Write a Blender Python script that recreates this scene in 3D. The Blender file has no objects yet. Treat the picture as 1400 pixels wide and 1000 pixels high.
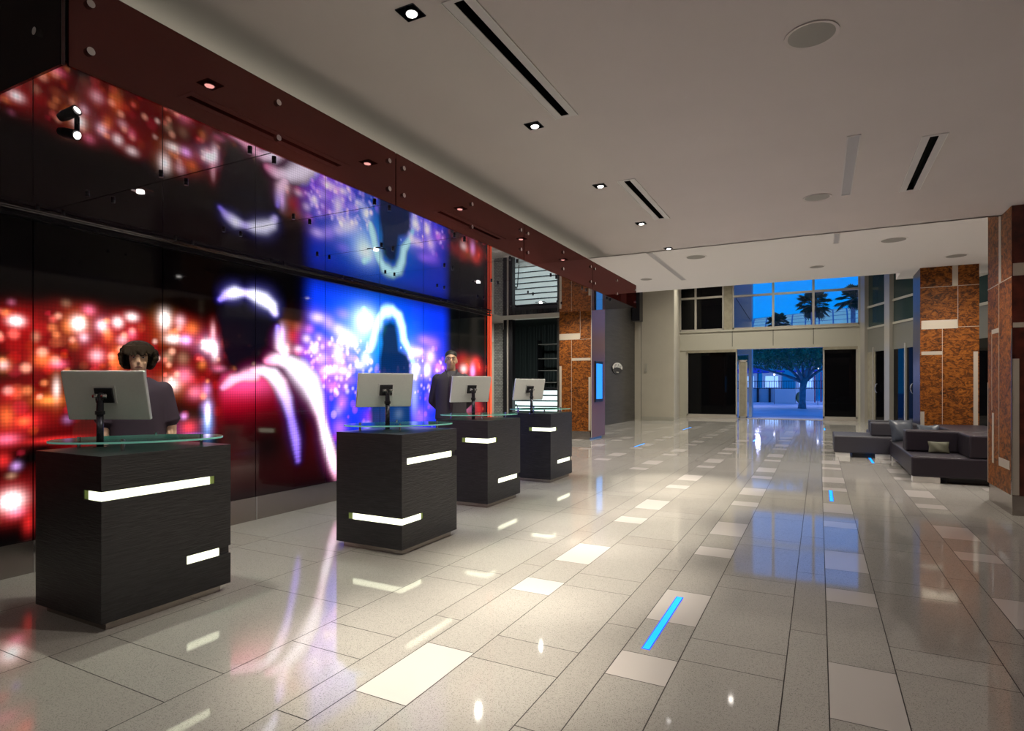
import bpy, math, random
import numpy as np
from math import sin, cos, pi, radians, atan2, sqrt
random.seed(7)
SC = bpy.context.scene
COL = SC.collection

# ---------------------------------------------------------------- camera
cam_d = bpy.data.cameras.new('camera'); cam = bpy.data.objects.new('camera', cam_d); COL.objects.link(cam)
cam.location = (0, 0, 1.45)
cam.rotation_euler = (radians(90), 0, math.atan2(420, 812))
cam_d.sensor_width = 36; cam_d.sensor_fit = 'HORIZONTAL'
cam_d.lens = 812 / 1400 * 36
cam_d.shift_y = 28.5 / 1400
cam_d.clip_end = 500
SC.camera = cam

# ---------------------------------------------------------------- world: blue dusk sky
w = bpy.data.worlds.new('dusk'); SC.world = w; w.use_nodes = True
nt = w.node_tree; bg = nt.nodes['Background']
tc = nt.nodes.new('ShaderNodeTexCoord'); sp = nt.nodes.new('ShaderNodeSeparateXYZ'); cr = nt.nodes.new('ShaderNodeValToRGB')
nt.links.new(tc.outputs['Generated'], sp.inputs[0]); nt.links.new(sp.outputs['Z'], cr.inputs[0]); nt.links.new(cr.outputs[0], bg.inputs[0])
cr.color_ramp.elements[0].position = 0.0; cr.color_ramp.elements[0].color = (0.0, 0.36, 1.15, 1)
cr.color_ramp.elements[1].position = 0.6; cr.color_ramp.elements[1].color = (0.0, 0.16, 0.85, 1)
bg.inputs[1].default_value = 1.0

# ---------------------------------------------------------------- colour management
SC.view_settings.view_transform = 'Standard'; SC.view_settings.look = 'None'
SC.view_settings.gamma = 1; SC.view_settings.use_curve_mapping = False
SC.view_settings.exposure = -0.12

# ---------------------------------------------------------------- lamps of the room and added fill
def spot(name, loc, aim, power, angle, blend, color=(1, .9, .75), rad=.04):
    d = bpy.data.lights.new(name, 'SPOT'); d.energy = power; d.spot_size = radians(angle); d.spot_blend = blend
    d.color = color; d.shadow_soft_size = rad
    o = bpy.data.objects.new(name, d); COL.objects.link(o); o.location = loc
    v = np.array(aim, float) - np.array(loc, float)
    import mathutils
    o.rotation_euler = mathutils.Vector(v).to_track_quat('-Z', 'Y').to_euler()
    return o
WARM = (1, .90, .80)
ROW_Y = [2.61, 4.18, 5.74, 7.30, 8.80]
ROW_X = -1.97
for y in ROW_Y:                                   # the row of five in the lobby ceiling
    spot('downlight_beam', (ROW_X, y, 3.40), (ROW_X + .12, y + .15, 0), 760, 44, 1.0, (1, .90, .76), .03)
    spot('downlight_spill', (ROW_X, y, 3.40), (ROW_X - .5, y, 0), 100, 118, 1.0, (1, .92, .80), .03)
SOFFIT_L = [(-4.19, 2.48), (-3.9, 4.61), (-3.93, 6.65), (-4.0, 8.75)]
for x, y in SOFFIT_L:                             # lamps in the dark glass canopy, over the desks
    spot('canopy_beam', (x, y, 2.76), (x + .1, y, 0), 108, 140, 1.0, (.99, 1, .86), .02)
for y in (1.3, 3.3, 5.3, 7.3, 9.3):               # added fill spots for ambient light, unseen at the right
    spot('lobby_fill', (3.9, y, 3.42), (3.4, y, 0), 50, 130, 1.0, WARM, .05)
for x in (-4.6, -2.0, 0.6, 3.2):                  # more added fill, unseen behind the camera
    spot('lobby_fill', (x, -1.6, 3.42), (x, -.4, 0), 34, 140, 1.0, WARM, .05)
for x in (-4.2, -1.3, 2.2, 5.0):                    # far ceiling
    for y in (10.4, 12.9):
        spot('far_beam', (x, y, 3.74), (x, y, 0), 240, 130, 1.0, (1, .92, .83), .04)
for x, y in ((-4.5, 18), (-1.5, 18), (.6, 18), (-4.2, 22.5), (-1.5, 22.5), (.8, 22.5), (-4.2, 26.3), (-1.2, 26.3)):   # atrium
    spot('atrium_beam', (x, y, 6.9), (x, y, 0), 480, 140, 1.0, (1, .94, .80), .05)
spot('column_fill', (-5.9, 13.7, 3.74), (-5.95, 15.4, 1.2), 260, 90, 1.0, (1, .88, .7), .04)  # added spots that brighten the three burl columns
spot('column_fill', (2.2, 12.4, 3.74), (2.2, 14.3, 1.6), 110, 90, 1.0, (1, .88, .7), .04)
spot('column_fill', (.4, 8.2, 3.42), (1.95, 9.1, 1.2), 190, 80, 1.0, (1, .88, .7), .04)
for x, y in ((-9.6, 15.0), (-8.2, 15.2), (-7.4, 12.5), (-9, 11.5)):      # added fill brightening the bar wall left of the column
    spot('side_fill', (x, y, 3.74), (x - .1, y + .8, 0), 200, 140, 1.0, (1, .95, .85), .04)
cv = bpy.data.lights.new('ceiling_fill', 'AREA'); cv.shape = 'RECTANGLE'; cv.size = .12; cv.size_y = 8.6; cv.energy = 7; cv.color = (1, .95, .74)   # added fill above the canopy, lifts the dark ceiling band
co = bpy.data.objects.new('ceiling_fill', cv); COL.objects.link(co); co.location = (-3.35, 5.7, 3.19); co.rotation_euler = (pi, 0, 0)
# ---------------------------------------------------------------- materials
def nodes(name):
    m = bpy.data.materials.new(name); m.use_nodes = True
    n = m.node_tree; b = n.nodes['Principled BSDF']
    return m, n, b
def mat(name, col, rough=.5, metal=0, spec=.5, emit=None, es=0, coat=0, noise=None, bump=None):
    m, n, b = nodes(name)
    b.inputs['Base Color'].default_value = (*col, 1); b.inputs['Roughness'].default_value = rough
    b.inputs['Metallic'].default_value = metal; b.inputs['Specular IOR Level'].default_value = spec
    b.inputs['Coat Weight'].default_value = coat
    if emit: b.inputs['Emission Color'].default_value = (*emit, 1); b.inputs['Emission Strength'].default_value = es
    if noise or bump:
        t = n.nodes.new('ShaderNodeTexCoord'); q = n.nodes.new('ShaderNodeTexNoise')
        n.links.new(t.outputs['Object'], q.inputs['Vector'])
        sc, amt = noise or bump
        q.inputs['Scale'].default_value = sc; q.inputs['Detail'].default_value = 5
        if noise:
            r = n.nodes.new('ShaderNodeValToRGB'); n.links.new(q.outputs[0], r.inputs[0])
            r.color_ramp.elements[0].position = .3; r.color_ramp.elements[1].position = .7
            r.color_ramp.elements[0].color = (*[c * (1 - amt) for c in col], 1); r.color_ramp.elements[1].color = (*[min(1, c * (1 + amt)) for c in col], 1)
            n.links.new(r.outputs[0], b.inputs['Base Color'])
        if bump:
            bm_ = n.nodes.new('ShaderNodeBump'); bm_.inputs['Strength'].default_value = bump[1]; bm_.inputs['Distance'].default_value = .01
            q.inputs['Scale'].default_value = bump[0]
            n.links.new(q.outputs[0], bm_.inputs['Height']); n.links.new(bm_.outputs[0], b.inputs['Normal'])
    return m
M = {}
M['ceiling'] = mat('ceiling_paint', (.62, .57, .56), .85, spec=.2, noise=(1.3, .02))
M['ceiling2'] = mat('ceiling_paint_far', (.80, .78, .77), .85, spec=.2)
M['frame_ceiling'] = mat('ceiling_metal_trim', (.62, .6, .6), .5)
M['slotblack'] = mat('slot_black', (.004, .004, .004), .8, spec=.1)
M['slotgrey'] = mat('slot_grey', (.40, .39, .42), .5)
M['speaker'] = mat('speaker_mesh', (.30, .29, .27), .7)
M['beige'] = mat('beige_wall', (.54, .50, .41), .7, noise=(2, .03))
M['beige2'] = mat('painted_metal', (.46, .44, .37), .45)
M['mullion'] = mat('mullion_metal', (.50, .47, .42), .35, metal=.3)
M['concrete'] = mat('concrete', (.30, .27, .20), .8, noise=(6, .15))
M['darkmetal'] = mat('dark_metal', (.03, .03, .035), .35, metal=.6)
M['chrome'] = mat('chrome', (.75, .75, .76), .12, metal=1)
M['steel'] = mat('brushed_steel', (.55, .51, .46), .42, metal=.55)
M['steel_base'] = mat('steel_base', (.42, .38, .36), .22, metal=1)
M['blackglass'] = mat('black_glass', (.003, .003, .004), .03, spec=.18)
M['lampwhite'] = mat('lamp_lens', (1, 1, 1), .5, emit=(1, .95, .9), es=9)
M['lampcan'] = mat('lamp_can', (.012, .012, .016), .3, metal=.3)
M['stripwhite'] = mat('glowing_acrylic', (.9, 1, .8), .4, emit=(.97, 1, .72), es=1.9)
M['stripend'] = mat('acrylic_end', (.22, .27, .08), .3, emit=(.3, .4, .1), es=.25)
M['blueled'] = mat('blue_led', (.0, .4, 1), .3, emit=(0, .36, 1.0), es=1.25)
M['bluerim'] = mat('blue_rim', (.02, .05, .6), .3, emit=(.02, .05, 1), es=.9)
M['stainless'] = mat('monitor_shell', (.72, .73, .70), .40, metal=.1, noise=(60, .02))
M['monitor_edge'] = mat('monitor_edge', (.75, .75, .73), .3, metal=.3)
M['screenglow'] = mat('monitor_screen', (.01, .01, .01), .2, emit=(.25, .35, .5), es=.6)
M['blackplastic'] = mat('black_plastic', (.012, .012, .016), .3)
M['polemetal'] = mat('pole_metal', (.07, .07, .09), .25, metal=.8)
M['curtain'] = mat('curtain', (.06, .075, .075), .8)
M['barlight'] = mat('lit_slats', (.8, 1, 1), .5, emit=(.8, 1, .98), es=1.15)
M['orangeedge'] = mat('edge_lit_glass', (.9, .15, .06), .3, emit=(1, .085, .03), es=.85)
M['bluescreen'] = mat('info_screen', (.0, .2, .8), .3, emit=(.045, .36, 1.0), es=1.0)
M['redglass'] = mat('dark_red_gloss', (.06, .022, .022), .08, spec=.6)
M['bluereflect'] = mat('painted_blue_reflection', (.05, .04, .07), .35, spec=.4)  # bluish reflection on the column's left face, put into the colour
M['sofa'] = mat('sofa_vinyl', (.020, .015, .023), .45, spec=.35, bump=(9, .12))
M['sofa_light'] = mat('sofa_grey', (.048, .045, .055), .5, spec=.35)
M['olive'] = mat('olive_cushion', (.10, .10, .065), .7)
M['greyblue'] = mat('satin_cushion', (.045, .055, .075), .35)
M['white'] = mat('white_enamel', (.75, .74, .7), .4)
M['skin1'] = mat('skin_light', (.70, .42, .28), .5)
M['skin2'] = mat('skin_tan', (.58, .33, .20), .5)
M['hair1'] = mat('brown_hair', (.026, .015, .009), .9, spec=.15)
M['hair2'] = mat('black_hair', (.018, .013, .011), .7)
M['band'] = mat('head_band', (.012, .01, .014), .6)
M['tee'] = mat('plum_tee', (.042, .024, .040), .85, bump=(14, .3))
M['shirt'] = mat('dark_shirt', (.050, .038, .045), .75, bump=(10, .35))
M['tie'] = mat('dark_tie', (.03, .012, .02), .5, noise=(80, .8))
M['trousers'] = mat('trousers', (.012, .012, .016), .8)
M['shoe'] = mat('shoe', (.008, .008, .008), .3)
M['lip'] = mat('lips', (.40, .15, .12), .5)
M['eye'] = mat('eye', (.02, .012, .01), .2)
M['eyewhite'] = mat('eye_white', (.55, .5, .47), .3)
M['brow'] = mat('brow', (.03, .018, .013), .8)
M['ground'] = mat('plaza_paving', (.62, .62, .66), .7, noise=(.6, .15))
M['planter'] = mat('planter', (.55, .6, .62), .8)
M['foliage'] = mat('leaves', (.25, .27, .12), .7, noise=(1.7, .6))
M['bark'] = mat('bark', (.38, .3, .34), .9, noise=(5, .3))
M['palm'] = mat('palm_leaf', (.05, .08, .04), .6)
M['umbrella'] = mat('umbrella_cloth', (.02, .06, .45), .8)
M['redpost'] = mat('red_post', (.35, .02, .08), .5)
M['vault'] = mat('vault_glass', (.5, .6, .5), .5, noise=(.35, .25), emit=(.40, .75, .55), es=.28)  # slight glow added to brighten the glazed roof
M['vaultrib'] = mat('vault_rib', (.25, .32, .45), .5)
M['bulb'] = mat('bulb', (1, 1, 1), .5, emit=(.9, .85, 1), es=5)
M['lamppost'] = mat('lamppost', (.1, .1, .12), .5)

def burl():
    m, n, b = nodes('burl_veneer')
    t = n.nodes.new('ShaderNodeTexCoord'); mp = n.nodes.new('ShaderNodeMapping'); n.links.new(t.outputs['Object'], mp.inputs[0])
    mp.inputs['Scale'].default_value = (1, 1, 1.7)
    a = n.nodes.new('ShaderNodeTexNoise'); a.inputs['Scale'].default_value = 9; a.inputs['Detail'].default_value = 9; a.inputs['Roughness'].default_value = .72; a.inputs['Distortion'].default_value = 1.3
    n.links.new(mp.outputs[0], a.inputs['Vector'])
    r = n.nodes.new('ShaderNodeValToRGB'); n.links.new(a.outputs[0], r.inputs[0])
    e = r.color_ramp.elements
    e[0].position = .36; e[0].color = (.028, .011, .005, 1); e[1].position = .64; e[1].color = (.33, .115, .018, 1)
    k = e.new(.46); k.color = (.10, .030, .006, 1); k = e.new(.53); k.color = (.23, .07, .010, 1)
    n.links.new(r.outputs[0], b.inputs['Base Color'])
    b.inputs['Roughness'].default_value = .5; b.inputs['Specular IOR Level'].default_value = .2
    return m
M['burl'] = burl()

def black_oak():
    m, n, b = nodes('black_stained_oak')
    t = n.nodes.new('ShaderNodeTexCoord'); mp = n.nodes.new('ShaderNodeMapping'); n.links.new(t.outputs['Object'], mp.inputs[0])
    mp.inputs['Scale'].default_value = (7, 7, 95)
    a = n.nodes.new('ShaderNodeTexNoise'); a.inputs['Scale'].default_value = 1.0; a.inputs['Detail'].default_value = 6; a.inputs['Distortion'].default_value = .8
    n.links.new(mp.outputs[0], a.inputs['Vector'])
    r = n.nodes.new('ShaderNodeValToRGB'); n.links.new(a.outputs[0], r.inputs[0])
    r.color_ramp.elements[0].position = .35; r.color_ramp.elements[0].color = (.010, .010, .012, 1)
    r.color_ramp.elements[1].position = .7; r.color_ramp.elements[1].color = (.028, .026, .030, 1)
    n.links.new(r.outputs[0], b.inputs['Base Color'])
    bp = n.nodes.new('ShaderNodeBump'); bp.inputs['Strength'].default_value = .8; bp.inputs['Distance'].default_value = .006
    n.links.new(a.outputs[0], bp.inputs['Height']); n.links.new(bp.outputs[0], b.inputs['Normal'])
    b.inputs['Roughness'].default_value = .33; b.inputs['Specular IOR Level'].default_value = .55
    return m
M['oak'] = black_oak()

def terrazzo(name, base, spk, rough):
    m, n, b = nodes(name)
    t = n.nodes.new('ShaderNodeTexCoord'); v = n.nodes.new('ShaderNodeTexVoronoi'); v.inputs['Scale'].default_value = 330
    n.links.new(t.outputs['Object'], v.inputs['Vector'])
    hs = n.nodes.new('ShaderNodeSeparateColor'); n.links.new(v.outputs['Color'], hs.inputs[0])
    r = n.nodes.new('ShaderNodeValToRGB'); n.links.new(hs.outputs[0], r.inputs[0]); r.color_ramp.interpolation = 'CONSTANT'
    e = r.color_ramp.elements
    e[0].position = 0; e[0].color = (*[c * (1 - spk) for c in base], 1); e[1].position = .10; e[1].color = (*base, 1)
    k = e.new(.8); k.color = (*[min(1, c * (1 + spk * .25)) for c in base], 1)
    no = n.nodes.new('ShaderNodeTexNoise'); no.inputs['Scale'].default_value = 1.1; no.inputs['Detail'].default_value = 4; n.links.new(t.outputs['Object'], no.inputs['Vector'])
    mx = n.nodes.new('ShaderNodeMix'); mx.data_type = 'RGBA'; mx.blend_type = 'MULTIPLY'; mx.inputs[0].default_value = 1
    mr = n.nodes.new('ShaderNodeMapRange'); n.links.new(no.outputs[0], mr.inputs[0]); mr.inputs[3].default_value = .92; mr.inputs[4].default_value = 1.04
    n.links.new(r.outputs[0], mx.inputs[6]); n.links.new(mr.outputs[0], mx.inputs[7]); n.links.new(mx.outputs[2], b.inputs['Base Color'])
    b.inputs['Roughness'].default_value = rough; b.inputs['Specular IOR Level'].default_value = .95
    return m
M['tile'] = terrazzo('terrazzo_tile', (.455, .435, .40), .42, .05)
M['tile_b'] = terrazzo('terrazzo_tile_dark', (.435, .412, .378), .42, .05)
M['tile_w'] = mat('white_tile', (.64, .60, .57), .07, spec=.6)
M['grout'] = mat('grout', (.045, .038, .035), .8)

def mirror_glass(name, col, tint, rough=.015, f=.5):
    m, n, b = nodes(name)
    n.nodes.remove(b); out = n.nodes['Material Output']
    g = n.nodes.new('ShaderNodeBsdfGlossy'); g.inputs['Color'].default_value = (*tint, 1); g.inputs['Roughness'].default_value = rough
    d = n.nodes.new('ShaderNodeBsdfDiffuse'); d.inputs['Color'].default_value = (*col, 1)
    a = n.nodes.new('ShaderNodeMixShader'); lw = n.nodes.new('ShaderNodeFresnel'); lw.inputs['IOR'].default_value = 1.5
    mr = n.nodes.new('ShaderNodeMapRange'); mr.inputs[3].default_value = f; mr.inputs[4].default_value = 1
    n.links.new(lw.outputs[0], mr.inputs[0]); n.links.new(mr.outputs[0], a.inputs[0])
    n.links.new(d.outputs[0], a.inputs[1]); n.links.new(g.outputs[0], a.inputs[2]); n.links.new(a.outputs[0], out.inputs[0])
    return m
M['fascia'] = mirror_glass('dark_red_glass', (.060, .008, .006), (.24, .105, .10), .02, .45)
M['fascia_end'] = mirror_glass('dark_grey_glass', (.02, .016, .018), (.10, .09, .09), .05, .4)
M['soffit'] = mirror_glass('smoked_mirror_glass', (.05, .045, .048), (.50, .48, .50), .012, .42)

def clear_glass(name, tint=(1, 1, 1), refl=1.0, edge=None):
    m, n, b = nodes(name); n.nodes.remove(b); out = n.nodes['Material Output']
    tr = n.nodes.new('ShaderNodeBsdfTransparent'); tr.inputs[0].default_value = (*tint, 1)
    g = n.nodes.new('ShaderNodeBsdfGlossy'); g.inputs['Roughness'].default_value = .01
    a = n.nodes.new('ShaderNodeMixShader'); fr = n.nodes.new('ShaderNodeFresnel'); fr.inputs['IOR'].default_value = 1.5
    n.links.new(fr.outputs[0], a.inputs[0]); n.links.new(tr.outputs[0], a.inputs[1]); n.links.new(g.outputs[0], a.inputs[2]); n.links.new(a.outputs[0], out.inputs[0])
    return m
M['glass'] = clear_glass('clear_pane')
M['desk_glass'] = clear_glass('green_glass', (.74, .9, .84))
M['glass_edge'] = mat('glass_edge', (.25, .62, .52), .15, emit=(.25, .75, .62), es=.16)

def stone():
    m, n, b = nodes('dark_stone')
    t = n.nodes.new('ShaderNodeTexCoord'); mp = n.nodes.new('ShaderNodeMapping'); n.links.new(t.outputs['Object'], mp.inputs[0]); mp.inputs['Scale'].default_value = (1, 1, 12)
    a = n.nodes.new('ShaderNodeTexNoise'); a.inputs['Scale'].default_value = 1.2; a.inputs['Detail'].default_value = 6; n.links.new(mp.outputs[0], a.inputs['Vector'])
    r = n.nodes.new('ShaderNodeValToRGB'); n.links.new(a.outputs[0], r.inputs[0])
    r.color_ramp.elements[0].position = .3; r.color_ramp.elements[0].color = (.035, .032, .03, 1)
    r.color_ramp.elements[1].position = .75; r.color_ramp.elements[1].color = (.075, .07, .066, 1)
    n.links.new(r.outputs[0], b.inputs['Base Color']); b.inputs['Roughness'].default_value = .4
    return m
M['stone'] = stone(); M['inlay'] = mat('satin_inlay', (.52, .47, .40), .45, metal=.35)
def brick():
    m, n, b = nodes('grey_split_tile')
    t = n.nodes.new('ShaderNodeTexCoord'); mp = n.nodes.new('ShaderNodeMapping'); n.links.new(t.outputs['Object'], mp.inputs[0]); mp.inputs['Rotation'].default_value = (radians(90), 0, 0)
    k = n.nodes.new('ShaderNodeTexBrick'); n.links.new(mp.outputs[0], k.inputs['Vector'])
    k.inputs['Color1'].default_value = (.24, .25, .235, 1); k.inputs['Color2'].default_value = (.15, .155, .15, 1); k.inputs['Mortar'].default_value = (.05, .05, .05, 1)
    k.inputs['Scale'].default_value = 5.5; k.inputs['Mortar Size'].default_value = .03; k.inputs['Row Height'].default_value = .3; k.inputs['Brick Width'].default_value = .6
    n.links.new(k.outputs[0], b.inputs['Base Color']); b.inputs['Roughness'].default_value = .6
    return m
M['brick'] = brick()

def led():
    m, n, b = nodes('led_picture')
    a = n.nodes.new('ShaderNodeAttribute'); a.attribute_name = 'picture'
    t = n.nodes.new('ShaderNodeTexCoord'); s = n.nodes.new('ShaderNodeSeparateXYZ'); n.links.new(t.outputs['Object'], s.inputs[0])
    def wav(sock, freq):
        x = n.nodes.new('ShaderNodeMath'); x.operation = 'MULTIPLY'; x.inputs[1].default_value = freq; n.links.new(sock, x.inputs[0])
        y = n.nodes.new('ShaderNodeMath'); y.operation = 'SINE'; n.links.new(x.outputs[0], y.inputs[0])
        z = n.nodes.new('ShaderNodeMapRange'); z.inputs[1].default_value = -1; z.inputs[2].default_value = 1; z.inputs[3].default_value = .90; z.inputs[4].default_value = 1.07
        n.links.new(y.outputs[0], z.inputs[0]); return z.outputs[0]
    p = n.nodes.new('ShaderNodeMath'); p.operation = 'MULTIPLY'; n.links.new(wav(s.outputs['Y'], 2 * pi / .028), p.inputs[0]); n.links.new(wav(s.outputs['Z'], 2 * pi / .028), p.inputs[1])
    n.links.new(a.outputs['Color'], b.inputs['Emission Color']); n.links.new(p.outputs[0], b.inputs['Emission Strength'])
    b.inputs['Base Color'].default_value = (.006, .005, .006, 1); b.inputs['Roughness'].default_value = .06; b.inputs['Specular IOR Level'].default_value = .5
    return m
M['led'] = led()
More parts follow.
